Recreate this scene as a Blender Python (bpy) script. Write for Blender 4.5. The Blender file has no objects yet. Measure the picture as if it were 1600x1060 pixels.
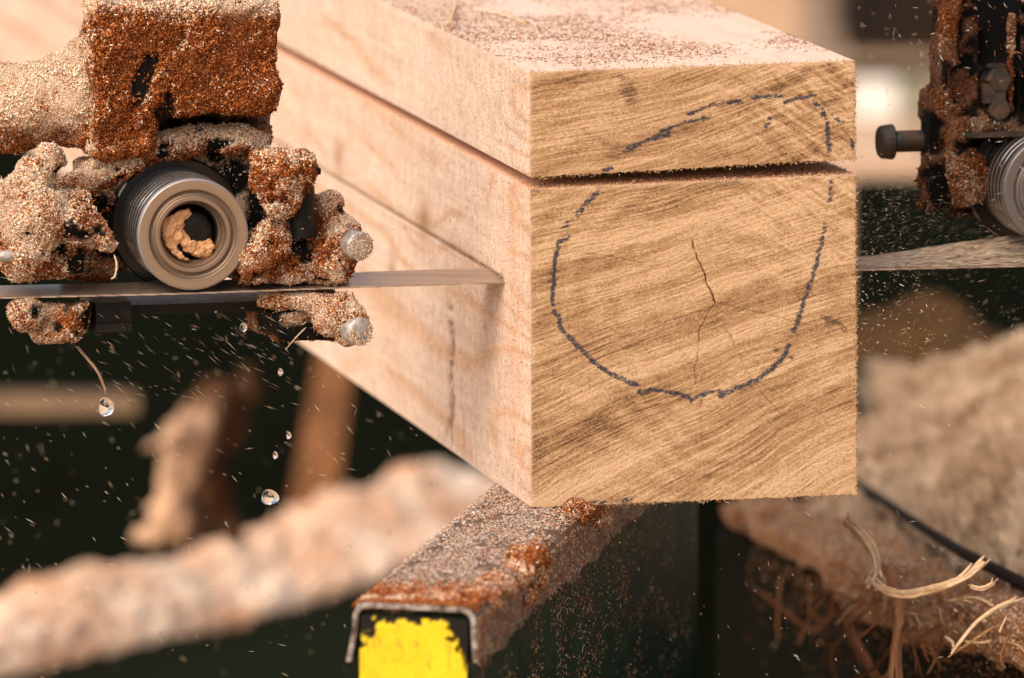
import bpy, math, random
import numpy as np
from mathutils import Vector, Matrix

random.seed(7)
rng = np.random.default_rng(11)
S = bpy.context.scene
COL = S.collection

# ------------------------------------------------------------------ camera
F = 13000.0                       # focal length in photo pixels (photo 1600 x 1060)
CAMZ = 1.75
PITCH = math.atan(1866 / F)
cam_d = bpy.data.cameras.new('camera')
cam = bpy.data.objects.new('camera', cam_d)
COL.objects.link(cam)
cam.location = (0, 0, CAMZ)
cam.rotation_euler = (math.pi / 2 - PITCH, 0, 0)
cam_d.sensor_width = 36
cam_d.lens = 36 * F / 1600
cam_d.clip_start = 0.1
cam_d.clip_end = 2000
cam_d.dof.use_dof = True
cam_d.dof.focus_distance = 5.0
cam_d.dof.aperture_fstop = 7.2
cam_d.dof.aperture_blades = 9
S.camera = cam

# ------------------------------------------------------------------ light
TO_SUN = Vector((-0.42, -0.54, 0.74)).normalized()
EL = math.asin(TO_SUN.z)
AZ = math.atan2(TO_SUN.x, TO_SUN.y)
w = bpy.data.worlds.new('World')
S.world = w
w.use_nodes = True
wn = w.node_tree
wn.nodes.clear()
wo = wn.nodes.new('ShaderNodeOutputWorld')
bg = wn.nodes.new('ShaderNodeBackground')
sky = wn.nodes.new('ShaderNodeTexSky')
sky.sky_type = 'NISHITA'
sky.sun_disc = False
sky.sun_elevation = EL
sky.sun_rotation = AZ
sky.dust_density = 4.0
sky.air_density = 0.7
mx = wn.nodes.new('ShaderNodeMix')
mx.data_type = 'RGBA'
mx.blend_type = 'MULTIPLY'
mx.inputs[0].default_value = 1.0
mx.inputs[7].default_value = (1.0, 0.88, 0.74, 1)
wn.links.new(sky.outputs[0], mx.inputs[6])
wn.links.new(mx.outputs[2], bg.inputs[0])
wn.links.new(bg.outputs[0], wo.inputs[0])
bg.inputs[1].default_value = 0.15

sd = bpy.data.lights.new('sun', 'SUN')
sd.energy = 1.5
sd.angle = math.radians(80)
sd.color = (1.0, 0.92, 0.83)
sun = bpy.data.objects.new('sun', sd)
COL.objects.link(sun)
sun.rotation_euler = TO_SUN.to_track_quat('Z', 'Y').to_euler()
sun.location = (0, 0, 10)

S.view_settings.view_transform = 'Standard'
S.view_settings.look = 'None'
S.view_settings.gamma = 1
S.view_settings.use_curve_mapping = False
S.view_settings.exposure = 0.68

# ------------------------------------------------------------------ frames
CAM = np.array([0, 0, CAMZ])
CX = np.array([1.0, 0, 0])
CU = np.array([0, math.sin(PITCH), math.cos(PITCH)])
CF = np.array([0, math.cos(PITCH), -math.sin(PITCH)])


def ray(px, py):
    px = np.asarray(px, float)[..., None]
    py = np.asarray(py, float)[..., None]
    return CX * (px - 800) / F + CU * (530 - py) / F + CF


def P(px, py, d):
    return CAM + ray(px, py) * np.asarray(d, float)[..., None]


def project(p):
    q = np.asarray(p) - CAM
    d = q @ CF
    return 800 + (q @ CX) / d * F, 530 - (q @ CU) / d * F, d


TH = math.atan(2972 / math.hypot(1866, F))
AX = np.array([-math.sin(TH), math.cos(TH), 0])     # along the beam, away
RX = np.array([math.cos(TH), math.sin(TH), 0])      # along the blade, to the right
ZX = np.array([0, 0, 1.0])
O = P(830, 793, 5.0)                                # bottom corner of the beam end
ZB = O[2]


def PA(px, py, a):
    v = ray(px, py)
    t = (a - (CAM - O) @ AX) / (v @ AX)
    return CAM + v * t[..., None]


def PZ(px, py, z):
    v = ray(px, py)
    t = (z - CAMZ) / v[..., 2]
    return CAM + v * t[..., None]


def loc(p):
    q = np.asarray(p) - O
    return np.stack([q @ RX, q @ AX, q @ ZX], -1)


def wor(r, a, z):
    return O + np.asarray(r, float)[..., None] * RX + np.asarray(a, float)[..., None] * AX + np.asarray(z, float)[..., None] * ZX


# ------------------------------------------------------------------ noise
def _h(ix, iy, iz, seed):
    h = (ix * 374761393 + iy * 668265263 + iz * 1440662683 + seed * 974634541) & 0xffffffff
    h = ((h ^ (h >> 13)) * 1274126177) & 0xffffffff
    h = ((h ^ (h >> 16)) * 1103515245) & 0xffffffff
    return ((h ^ (h >> 15)) & 0xffffff) / float(0xffffff)


def vn(x, y, z=0.0, seed=0):
    x, y, z = np.broadcast_arrays(np.asarray(x, float), np.asarray(y, float), np.asarray(z, float))
    ix, iy, iz = [np.floor(q).astype(np.int64) for q in (x, y, z)]
    fx, fy, fz = x - ix, y - iy, z - iz
    fx, fy, fz = [q * q * (3 - 2 * q) for q in (fx, fy, fz)]
    r = 0
    for dx in (0, 1):
        for dy in (0, 1):
            for dz in (0, 1):
                r = r + _h(ix + dx, iy + dy, iz + dz, seed) * (fx if dx else 1 - fx) * (fy if dy else 1 - fy) * (fz if dz else 1 - fz)
    return r


def fbm(x, y, z=0.0, seed=0, oct=4, gain=0.5):
    a, s, t = 1.0, 0.0, 0.0
    for k in range(oct):
        f = 2.03 ** k
        s = s + a * vn(np.asarray(x) * f, np.asarray(y) * f, np.asarray(z) * f, seed + 17 * k)
        t += a
        a *= gain
    return s / t


def sstep(a, b, x):
    t = np.clip((x - a) / (b - a), 0, 1)
    return t * t * (3 - 2 * t)


def lerp(a, b, t):
    t = np.asarray(t)[..., None]
    return np.asarray(a) * (1 - t) + np.asarray(b) * t


def seg_dist(px, py, pts):
    d = np.full(np.shape(px), 1e9)
    tt = np.zeros(np.shape(px))
    n = len(pts) - 1
    for k in range(n):
        x0, y0 = pts[k][:2]
        x1, y1 = pts[k + 1][:2]
        vx, vy = x1 - x0, y1 - y0
        L = vx * vx + vy * vy + 1e-9
        t = np.clip(((px - x0) * vx + (py - y0) * vy) / L, 0, 1)
        q = np.hypot(px - x0 - t * vx, py - y0 - t * vy)
        tt = np.where(q < d, (k + t) / n, tt)
        d = np.minimum(d, q)
    return d, tt


# ------------------------------------------------------------------ materials
def mat(name):
    m = bpy.data.materials.new(name)
    m.use_nodes = True
    nt = m.node_tree
    return m, nt, nt.nodes['Principled BSDF']


def lk(nt, a, b):
    nt.links.new(a, b)


def noise_node(nt, scale, detail=4, vec=None, rough=0.6):
    n = nt.nodes.new('ShaderNodeTexNoise')
    n.inputs['Scale'].default_value = scale
    n.inputs['Detail'].default_value = detail
    n.inputs['Roughness'].default_value = rough
    if vec is None:
        tc = nt.nodes.new('ShaderNodeTexCoord')
        vec = tc.outputs['Object']
    lk(nt, vec, n.inputs['Vector'])
    return n


def ramp(nt, fac, stops):
    r = nt.nodes.new('ShaderNodeValToRGB')
    el = r.color_ramp.elements
    while len(el) < len(stops):
        el.new(0.5)
    for e, (p, c) in zip(el, stops):
        e.position = p
        e.color = (c[0], c[1], c[2], 1)
    lk(nt, fac, r.inputs['Fac'])
    return r


def bump(nt, h, strength, dist, bs):
    b = nt.nodes.new('ShaderNodeBump')
    b.inputs['Strength'].default_value = strength
    b.inputs['Distance'].default_value = dist
    lk(nt, h, b.inputs['Height'])
    lk(nt, b.outputs[0], bs.inputs['Normal'])


def attr_mat(name, scale, lo, hi, rough, bstr, bdist, spec=0.25, sheen=0.0):
    """base colour from the mesh's own colour attribute, broken up by fine noise"""
    m, nt, b = mat(name)
    at = nt.nodes.new('ShaderNodeAttribute')
    at.attribute_name = 'Col'
    n = noise_node(nt, scale, 3)
    r = ramp(nt, n.outputs['Fac'], [(0.3, (lo,) * 3), (0.7, (hi,) * 3)])
    mm = nt.nodes.new('ShaderNodeMix')
    mm.data_type = 'RGBA'
    mm.blend_type = 'MULTIPLY'
    mm.inputs[0].default_value = 1
    lk(nt, at.outputs['Color'], mm.inputs[6])
    lk(nt, r.outputs[0], mm.inputs[7])
    lk(nt, mm.outputs[2], b.inputs['Base Color'])
    b.inputs['Roughness'].default_value = rough
    b.inputs['Specular IOR Level'].default_value = spec
    if bstr:
        bump(nt, n.outputs['Fac'], bstr, bdist, b)
    return m


M = {}
M['wood'] = attr_mat('sawn wood', 900, 0.88, 1.1, 0.85, 0.15, 0.0005, 0.15)
M['dust'] = attr_mat('sawdust', 1500, 0.75, 1.2, 0.85, 0.4, 0.0006, 0.12)
M['chip'] = attr_mat('wood chips', 500, 0.85, 1.1, 0.8, 0, 0, 0.15)
M['soft'] = attr_mat('loose sawdust', 120, 0.85, 1.15, 0.95, 0.6, 0.008, 0.1)


def simple_mat(name, c0, c1, scale, rough, metal=0.0, bstr=0.2, bdist=0.001, spec=0.5, stops=(0.35, 0.65)):
    m, nt, b = mat(name)
    n = noise_node(nt, scale, 5)
    r = ramp(nt, n.outputs['Fac'], [(stops[0], c0), (stops[1], c1)])
    lk(nt, r.outputs[0], b.inputs['Base Color'])
    rr = ramp(nt, n.outputs['Fac'], [(0.3, (rough * 0.8,) * 3), (0.7, (min(1, rough * 1.2),) * 3)])
    lk(nt, rr.outputs[0], b.inputs['Roughness'])
    b.inputs['Metallic'].default_value = metal
    b.inputs['Specular IOR Level'].default_value = spec
    if bstr:
        bump(nt, n.outputs['Fac'], bstr, bdist, b)
    return m


M['black'] = simple_mat('greasy black steel', (0.004, 0.0032, 0.0026), (0.014, 0.010, 0.007), 220, 0.45, 0.0, 0.4, 0.001, 0.25)
M['rustblack'] = simple_mat('rusty black steel', (0.012, 0.009, 0.006), (0.10, 0.045, 0.018), 60, 0.6, 0.0, 0.5, 0.002, stops=(0.45, 0.72))
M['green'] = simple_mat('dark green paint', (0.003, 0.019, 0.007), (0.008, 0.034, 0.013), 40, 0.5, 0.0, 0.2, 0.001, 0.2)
M['shadegreen'] = simple_mat('shaded green paint', (0.0018, 0.0030, 0.0014), (0.004, 0.0065, 0.003), 12, 0.8, 0.0, 0.2, 0.002, 0.06)  # green paint with the shade around the mill put into the colour
M['darkbrown'] = simple_mat('dark brown bark', (0.006, 0.004, 0.0025), (0.02, 0.011, 0.006), 14, 0.8, 0.0, 0.4, 0.004, 0.2)
M['zinc'] = simple_mat('zinc plated steel', (0.30, 0.28, 0.26), (0.55, 0.52, 0.48), 300, 0.5, 0.5, 0.3, 0.0006)
M['postwood'] = simple_mat('weathered post', (0.10, 0.042, 0.016), (0.20, 0.09, 0.036), 18, 0.85, 0.0, 0.4, 0.003, 0.2)
M['greywood'] = simple_mat('grey weathered wood', (0.17, 0.13, 0.10), (0.27, 0.21, 0.16), 10, 0.9, 0.0, 0.3, 0.003, 0.2)
M['palewood'] = simple_mat('pale sawn planks', (0.46, 0.31, 0.20), (0.60, 0.43, 0.30), 8, 0.9, 0.0, 0.2, 0.003, 0.2)
M['white'] = simple_mat('white plastic', (0.80, 0.77, 0.72), (0.86, 0.84, 0.80), 8, 0.5, 0.0, 0, 0)
M['greygreen'] = simple_mat('grey green sheet', (0.22, 0.22, 0.15), (0.32, 0.31, 0.22), 8, 0.7, 0.0, 0, 0)
M['tan'] = simple_mat('dusty ground', (0.30, 0.20, 0.12), (0.50, 0.36, 0.24), 1.5, 0.95, 0.0, 0.5, 0.03, 0.1)

# steel cover strip
m, nt, b = mat('worn steel cover')
n = noise_node(nt, 60, 6)
r = ramp(nt, n.outputs['Fac'], [(0.3, (0.09, 0.055, 0.035)), (0.55, (0.22, 0.17, 0.13)), (0.8, (0.36, 0.31, 0.27))])
lk(nt, r.outputs[0], b.inputs['Base Color'])
b.inputs['Metallic'].default_value = 0.75
b.inputs['Roughness'].default_value = 0.45
M['cover'] = m

# polished band blade: streaks along its length
m, nt, b = mat('blade steel')
tc = nt.nodes.new('ShaderNodeTexCoord')
mp = nt.nodes.new('ShaderNodeMapping')
mp.inputs['Rotation'].default_value = (0, 0, -TH)
mp.inputs['Scale'].default_value = (1.2, 420, 420)
lk(nt, tc.outputs['Object'], mp.inputs['Vector'])
n = noise_node(nt, 1.0, 4, mp.outputs[0])
r = ramp(nt, n.outputs['Fac'], [(0.3, (0.34, 0.26, 0.21)), (0.7, (0.68, 0.56, 0.46))])
lk(nt, r.outputs[0], b.inputs['Base Color'])
b.inputs['Metallic'].default_value = 0.95
b.inputs['Roughness'].default_value = 0.28
b.inputs['Metallic'].default_value = 0.8
b.inputs['Roughness'].default_value = 0.36
M['blade'] = m

# turned steel of the roller, rings about its axis (colour attribute carries the rings)
m, nt, b = mat('turned steel')
at = nt.nodes.new('ShaderNodeAttribute')
at.attribute_name = 'Col'
lk(nt, at.outputs['Color'], b.inputs['Base Color'])
b.inputs['Metallic'].default_value = 0.85
b.inputs['Roughness'].default_value = 0.2
M['turned'] = m
m, nt, b = mat('dusty turned steel')
at = nt.nodes.new('ShaderNodeAttribute')
at.attribute_name = 'Col'
lk(nt, at.outputs['Color'], b.inputs['Base Color'])
b.inputs['Metallic'].default_value = 0.5
b.inputs['Roughness'].default_value = 0.36
M['dusty'] = m

# water
m, nt, b = mat('water')
b.inputs['Base Color'].default_value = (1, 1, 1, 1)
b.inputs['Roughness'].default_value = 0.02
b.inputs['IOR'].default_value = 1.33
b.inputs['Transmission Weight'].default_value = 1.0
M['water'] = m


# ------------------------------------------------------------------ mesh helpers
def raw_mesh(name, v, f, m, cols=None, smooth=False):
    """v (N,3) array, f (K,3) or (K,4) array or list of lists"""
    me = bpy.data.meshes.new(name)
    v = np.asarray(v, np.float32)
    if isinstance(f, np.ndarray):
        k = f.shape[1]
        me.vertices.add(len(v))
        me.vertices.foreach_set('co', v.ravel())
        me.loops.add(f.size)
        me.loops.foreach_set('vertex_index', f.ravel().astype(np.int32))
        me.polygons.add(len(f))
        me.polygons.foreach_set('loop_start', np.arange(0, f.size, k, dtype=np.int32))
        me.polygons.foreach_set('loop_total', np.full(len(f), k, np.int32))
        me.update(calc_edges=True)
        me.validate()
    else:
        me.from_pydata([tuple(map(float, q)) for q in v], [], f)
    if cols is not None:
        ca = me.color_attributes.new('Col', 'FLOAT_COLOR', 'POINT')
        c4 = np.ones((len(v), 4), np.float32)
        c4[:, :3] = cols
        ca.data.foreach_set('color', c4.ravel())
    if smooth:
        me.polygons.foreach_set('use_smooth', np.ones(len(me.polygons), bool))
    me.materials.append(m)
    return me


def tag(o, label=None, cat=None, group=None, kind=None):
    if label:
        o['label'] = label
    if cat:
        o['category'] = cat
    if group:
        o['group'] = group
    if kind:
        o['kind'] = kind
    return o


def wloc(o):
    l = np.array(o.location)
    while o.parent:
        o = o.parent
        l = l + np.array(o.location)
    return l


def obj(name, v, f, m, parent=None, cols=None, smooth=False, origin=None):
    """one mesh object from world-space vertices; origin is where its pivot stands"""
    v = np.asarray(v, float)
    base = wloc(parent) if parent else np.zeros(3)
    org = np.asarray(origin, float) if origin is not None else (base if parent else np.array([v[:, 0].mean(), v[:, 1].mean(), v[:, 2].min()]))
    me = raw_mesh(name, v - org, f, m, cols, smooth)
    o = bpy.data.objects.new(name, me)
    COL.objects.link(o)
    if parent:
        o.parent = parent
    o.location = org - base
    return o


def empty(name, p, label, cat, group=None):
    o = bpy.data.objects.new(name, None)
    o.empty_display_size = 0.03
    COL.objects.link(o)
    o.location = p
    return tag(o, label, cat, group)


def grid_faces(nu, nv, off=0, flip=False):
    i, j = np.meshgrid(np.arange(nu - 1), np.arange(nv - 1), indexing='ij')
    a = i * nv + j
    f = np.stack([a, a + nv, a + nv + 1, a + 1], -1).reshape(-1, 4)
    if flip:
        f = f[:, ::-1]
    return f + off


class MB:
    def __init__(self):
        self.v, self.f, self.c, self.n = [], [], [], 0

    def add(self, v, f, c=None):
        v = np.asarray(v, float).reshape(-1, 3)
        self.v.append(v)
        self.f += [[int(i) + self.n for i in q] for q in f]
        if c is not None:
            c = np.asarray(c, float)
            if c.ndim == 1:
                c = np.tile(c, (len(v), 1))
            self.c.append(c)
        self.n += len(v)
        return self

    def hexa(self, p8, c=None):
        """p8: bottom ring 0-3 then top ring 4-7"""
        return self.add(p8, [[0, 3, 2, 1], [4, 5, 6, 7], [0, 1, 5, 4], [1, 2, 6, 5], [2, 3, 7, 6], [3, 0, 4, 7]], c)

    def box(self, r0, r1, a0, a1, z0, z1, c=None):
        R = np.array([r0, r1, r1, r0] * 2)
        A = np.array([a0, a0, a1, a1] * 2)
        Z = np.array([z0] * 4 + [z1] * 4)
        return self.hexa(wor(R, A, Z), c)

    def boxpx(self, x0, y0, x1, y1, a0, a1, c=None):
        """machine-aligned box whose front face fills the photo rectangle at distance a0 behind the beam end"""
        p = loc(PA(np.array([x0, x1]), np.array([y1, y0]), a0))
        return self.box(p[0, 0], p[1, 0], a0, a1, p[0, 2], p[1, 2], c)

    def tube(self, pts, rad, seg=12, c=None, cap=True):
        pts = np.asarray(pts, float)
        n = len(pts)
        rad = np.full(n, rad) if np.ndim(rad) == 0 else np.asarray(rad, float)
        T = np.gradient(pts, axis=0)
        T /= np.linalg.norm(T, axis=1)[:, None] + 1e-12
        up = np.array([0.31, 0.2, 0.93])
        V = []
        ang = np.arange(seg) * 2 * math.pi / seg
        for k in range(n):
            a = np.cross(T[k], up)
            a /= np.linalg.norm(a)
            b_ = np.cross(T[k], a)
            V.append(pts[k] + rad[k] * (np.cos(ang)[:, None] * a + np.sin(ang)[:, None] * b_))
        V = np.concatenate(V)
        f = []
        for k in range(n - 1):
            for s in range(seg):
                t = (s + 1) % seg
                f.append([k * seg + s, k * seg + t, (k + 1) * seg + t, (k + 1) * seg + s])
        if cap:
            f.append(list(range(seg))[::-1])
            f.append([(n - 1) * seg + s for s in range(seg)])
        return self.add(V, f, c)

    def sphere(self, p, r, c=None, nu=14, nv=9, sq=(1, 1, 1)):
        p = np.asarray(p, float)
        V = [p + np.array([0, 0, -r * sq[2]])]
        for j in range(1, nv):
            t = -math.pi / 2 + math.pi * j / nv
            for i in range(nu):
                u = 2 * math.pi * i / nu
                V.append(p + r * np.array([math.cos(t) * math.cos(u) * sq[0], math.cos(t) * math.sin(u) * sq[1], math.sin(t) * sq[2]]))
        V.append(p + np.array([0, 0, r * sq[2]]))
        f = []
        for i in range(nu):
            f.append([0, 1 + (i + 1) % nu, 1 + i])
            for j in range(nv - 2):
                q = 1 + j * nu
                f.append([q + i, q + (i + 1) % nu, q + nu + (i + 1) % nu, q + nu + i])
            q = 1 + (nv - 2) * nu
            f.append([q + i, q + (i + 1) % nu, len(V) - 1])
        return self.add(V, f, c)

    def lathe(self, p0, axis, prof, seg=96, cfun=None):
        """prof: list of (distance along axis, radius[, colour]) -> closed surface of revolution"""
        axis = np.asarray(axis, float) / np.linalg.norm(axis)
        e1 = np.cross(axis, [0, 0, 1.0])
        e1 /= np.linalg.norm(e1)
        e2 = np.cross(e1, axis)
        ang = np.arange(seg) * 2 * math.pi / seg
        V, C = [], []
        for q in prof:
            V.append(p0 + axis * q[0] + q[1] * (np.cos(ang)[:, None] * e1 + np.sin(ang)[:, None] * e2))
            if len(q) > 2:
                C.append(np.tile(np.array(q[2], float), (seg, 1)))
        n = len(prof)
        f = []
        for k in range(n - 1):
            for s in range(seg):
                t = (s + 1) % seg
                f.append([k * seg + s, k * seg + t, (k + 1) * seg + t, (k + 1) * seg + s])
        return self.add(np.concatenate(V), f, np.concatenate(C) if C else None)

    def arrays(self):
        return np.concatenate(self.v), self.f, (np.concatenate(self.c) if self.c else None)

    def build(self, name, m, parent=None, smooth=False, origin=None):
        v, f, c = self.arrays()
        return obj(name, v, f, m, parent, c, smooth, origin)


def remesh(mb, voxel):
    v, f, _ = mb.arrays()
    c0 = v.mean(0)
    me = bpy.data.meshes.new('tmp')
    me.from_pydata([tuple(q) for q in (v - c0)], [], f)
    o = bpy.data.objects.new('tmp', me)
    COL.objects.link(o)
    md = o.modifiers.new('r', 'REMESH')
    md.mode = 'VOXEL'
    md.voxel_size = voxel
    dg = bpy.context.evaluated_depsgraph_get()
    dg.update()
    ev = o.evaluated_get(dg)
    em = ev.to_mesh()
    nv = len(em.vertices)
    V = np.empty(nv * 3, np.float32)
    em.vertices.foreach_get('co', V)
    V = V.reshape(-1, 3).astype(float) + c0
    em.calc_loop_triangles()
    T = np.empty(len(em.loop_triangles) * 3, np.int32)
    em.loop_triangles.foreach_get('vertices', T)
    T = T.reshape(-1, 3)
    ev.to_mesh_clear()
    bpy.data.objects.remove(o)
    bpy.data.meshes.remove(me)
    return V, T


def vnormals(V, T):
    fn = np.cross(V[T[:, 1]] - V[T[:, 0]], V[T[:, 2]] - V[T[:, 0]])
    N = np.zeros_like(V)
    for k in range(3):
        np.add.at(N, T[:, k], fn)
    return N / (np.linalg.norm(N, axis=1)[:, None] + 1e-12)


def smooth_mesh(V, T, it=2):
    for _ in range(it):
        A = np.zeros_like(V)
        c = np.zeros(len(V))
        for i, j in ((0, 1), (1, 2), (2, 0)):
            np.add.at(A, T[:, i], V[T[:, j]])
            np.add.at(c, T[:, i], 1)
            np.add.at(A, T[:, j], V[T[:, i]])
            np.add.at(c, T[:, j], 1)
        V = 0.5 * V + 0.5 * A / c[:, None]
    return V


def sample(V, T, n, keep=None):
    a, b_, c = V[T[:, 0]], V[T[:, 1]], V[T[:, 2]]
    cr = np.cross(b_ - a, c - a)
    ar = np.linalg.norm(cr, axis=1)
    nn = cr / (ar[:, None] + 1e-12)
    vis = (nn * (CAM - a)).sum(1) / np.linalg.norm(CAM - a, axis=1) > -0.45
    wgt = ar * vis
    i = rng.choice(len(T), n, p=wgt / wgt.sum())
    u, v = rng.random(n), rng.random(n)
    s = u + v > 1
    u[s], v[s] = 1 - u[s], 1 - v[s]
    p = a[i] + u[:, None] * (b_ - a)[i] + v[:, None] * (c - a)[i]
    return p, nn[i]


PALE = np.array([(0.80, 0.65, 0.48), (0.74, 0.55, 0.38), (0.83, 0.74, 0.61), (0.66, 0.45, 0.29), (0.62, 0.39, 0.24), (0.47, 0.26, 0.13), (0.42, 0.36, 0.33), (0.79, 0.63, 0.46)])
PINK = np.array([(0.66, 0.37, 0.21), (0.58, 0.28, 0.14), (0.72, 0.48, 0.31), (0.42, 0.155, 0.055), (0.50, 0.21, 0.09), (0.32, 0.10, 0.03), (0.71, 0.54, 0.39), (0.26, 0.085, 0.024)])
RUST = np.array([(0.29, 0.080, 0.018), (0.20, 0.050, 0.011), (0.37, 0.118, 0.032), (0.13, 0.031, 0.007), (0.06, 0.016, 0.004), (0.50, 0.19, 0.06), (0.36, 0.100, 0.020), (0.26, 0.066, 0.014)])


def pick(pal, n):
    c = pal[rng.integers(0, len(pal), n)]
    return c * rng.uniform(0.8, 1.15, (n, 1))


def grains_arrays(p, nrm, ln, wd, th=None, lift=0.25, stick=0.35):
    """little splinters (octahedra): returns verts, tris"""
    n = len(p)
    ln = np.broadcast_to(ln, n)
    wd = np.broadcast_to(wd, n)
    th = wd * 0.6 if th is None else np.broadcast_to(th, n)
    d = rng.normal(size=(n, 3))
    d -= nrm * (d * nrm).sum(1)[:, None]
    d /= np.linalg.norm(d, axis=1)[:, None] + 1e-9
    d = d + nrm * rng.normal(0, stick, n)[:, None]
    d /= np.linalg.norm(d, axis=1)[:, None]
    e = np.cross(d, nrm + rng.normal(0, 0.25, (n, 3)))
    e /= np.linalg.norm(e, axis=1)[:, None] + 1e-9
    g = np.cross(d, e)
    c = p + nrm * (lift * wd)[:, None]
    L, W, H = (ln / 2)[:, None], (wd / 2)[:, None], (th / 2)[:, None]
    # a stubby splinter: box-like with uneven ends (8 verts)
    k = rng.uniform(0.55, 1.0, (n, 4, 1))
    V = np.stack([c - d * L - e * W * k[:, 0], c - d * L * 0.8 + e * W * k[:, 1], c + d * L * 0.8 - e * W * k[:, 2], c + d * L + e * W * k[:, 3],
                  c + g * H, c - g * H], 1)
    t = np.array([[0, 2, 4], [2, 3, 4], [3, 1, 4], [1, 0, 4], [2, 0, 5], [3, 2, 5], [1, 3, 5], [0, 1, 5]])
    Fc = (np.arange(n)[:, None, None] * 6 + t[None]).reshape(-1, 3)
    return V.reshape(-1, 3), Fc


def grain_obj(name, p, nrm, ln, wd, cols, parent=None, lift=0.25, stick=0.35, m=None):
    V, Fc = grains_arrays(p, nrm, ln, wd, None, lift, stick)
    o = obj(name, V, Fc, m or M['dust'], parent, np.repeat(cols, 6, axis=0))
    o['kind'] = 'stuff'
    return o


def ell(px, py, cx, cy, rx, ry, ang=0.0):
    c, s = math.cos(math.radians(ang)), math.sin(math.radians(ang))
    x, y = px - cx, py - cy
    return np.hypot((x * c + y * s) / rx, (-x * s + y * c) / ry)


def coated(name, mb, parent, voxel, amp, freq, dens, rustf, bare=(), sm=2, seed=1, size=1.0, dark=1.0, nb=0.0):
    """a steel part under a crust of sawdust: the lumpy crusted part plus its loose grains (child)
    rustf(px,py,n) -> 0 pale .. 1 rust; bare = ellipses in which the black steel shows"""
    V, T = remesh(mb, voxel)
    V = smooth_mesh(V, T, sm)
    N = vnormals(V, T)
    q = V * freq
    h = (fbm(q[:, 0], q[:, 1], q[:, 2], seed, 4) - 0.5) * 2
    q2 = V * freq * 3.6
    h2 = (fbm(q2[:, 0], q2[:, 1], q2[:, 2], seed + 5, 4, 0.65) - 0.5) * 2
    px, py, _ = project(V)
    bm_ = np.zeros(len(V))
    for e in bare:
        j = 0.9 * (fbm(px / 16, py / 16, 0, seed + 3, 3) - 0.5)
        bm_ = np.maximum(bm_, 1 - sstep(0.8, 1.05, ell(px, py, *e) + j))
    if nb:
        bm_ = np.maximum(bm_, sstep(nb, nb + 0.05, fbm(V[:, 0] * 105, V[:, 1] * 105, V[:, 2] * 105, seed + 6, 3)))
    V = V + N * ((h * amp + h2 * amp * 0.5) * (1 - bm_) - bm_ * amp * 0.7)[:, None]
    rf = np.clip(rustf(px, py, N), 0, 1)
    j = fbm(V[:, 0] * 700, V[:, 1] * 900, V[:, 2] * 900, 9, 2)
    base = lerp(lerp((0.62, 0.45, 0.31), (0.13, 0.034, 0.008), rf), (0.006, 0.005, 0.0042), bm_) * (0.35 + 0.9 * j)[:, None] * dark
    part = obj(name, V, T, M['dust'], parent, base, True)
    # grains
    p, n = sample(V, T, int(dens * 1.3))
    gx, gy, _ = project(p)
    b2 = np.zeros(len(p))
    for e in bare:
        jj = 0.9 * (fbm(gx / 16, gy / 16, 0, seed + 3, 3) - 0.5)
        b2 = np.maximum(b2, 1 - sstep(0.75, 1.1, ell(gx, gy, *e) + jj))
    if nb:
        b2 = np.maximum(b2, sstep(nb, nb + 0.06, fbm(p[:, 0] * 105, p[:, 1] * 105, p[:, 2] * 105, seed + 6, 3)))
    keep = rng.random(len(p)) > b2 * 0.955
    p, n, gx, gy = p[keep], n[keep], gx[keep], gy[keep]
    rr = np.clip(rustf(gx, gy, n), 0, 1)
    u = rng.random(len(p))
    cp = pick(PALE[[0, 1, 1, 2, 3, 3, 4, 7, 6]], len(p))
    ck = pick(PINK, len(p))
    cr = pick(RUST, len(p))
    cl = (fbm(p[:, 0] * 85, p[:, 1] * 85, p[:, 2] * 85, seed + 8, 4) - 0.5) * 2.3
    s = np.clip(rr + cl * 0.6 * (1 - 0.35 * (rr > 0.85)), 0, 0.955)
    s = 0.55 * s + 0.45 * sstep(0.12, 0.85, s)
    cols = np.where((u < s ** 1.35)[:, None], cr, np.where((u < s ** 0.55)[:, None], ck, cp))
    ln = (rng.gamma(1.8, 0.00050, len(p)) + 0.0006) * size
    wd = np.clip(ln * rng.uniform(0.3, 0.95, len(p)), 0.0004, 0.0013 * size)
    szf = 0.72 + 0.75 * sstep(0.3, 0.7, fbm(p[:, 0] * 60, p[:, 1] * 60, p[:, 2] * 60, seed + 12, 3))
    ln, wd = ln * szf * 0.85, np.maximum(wd * szf * 0.85, 0.00032)
    cols = cols * dark
    # a few longer threads stick out of the crust
    k = rng.random(len(p)) < 0.03
    ln = np.where(k, ln * rng.uniform(2.0, 4.5, len(p)), ln)
    wd = np.where(k, 0.0004, wd)
    # lay the grains over the crust
    grain_obj('sawdust_crust', p, n, ln, wd, cols, part, 0.3, 0.55)
    return part


# ================================================================== GROUND
gx = np.concatenate([[-400, -60], np.linspace(-8, 8, 60), [60, 400]])
gy = np.concatenate([[-60, 0, 4], np.linspace(6, 24, 70), [60, 200, 900]])
GX, GY = np.meshgrid(gx, gy, indexing='ij')
GZ = (fbm(GX * 0.8, GY * 0.8, 0, 4, 4) - 0.5) * 0.12
g = obj('ground', np.stack([GX, GY, GZ], -1).reshape(-1, 3), grid_faces(len(gx), len(gy)), M['tan'], None, None, True, (0, 0, 0))
tag(g, None, None, None, 'structure')

# ================================================================== TIMBER
STREAK_SEED = 3


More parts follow.
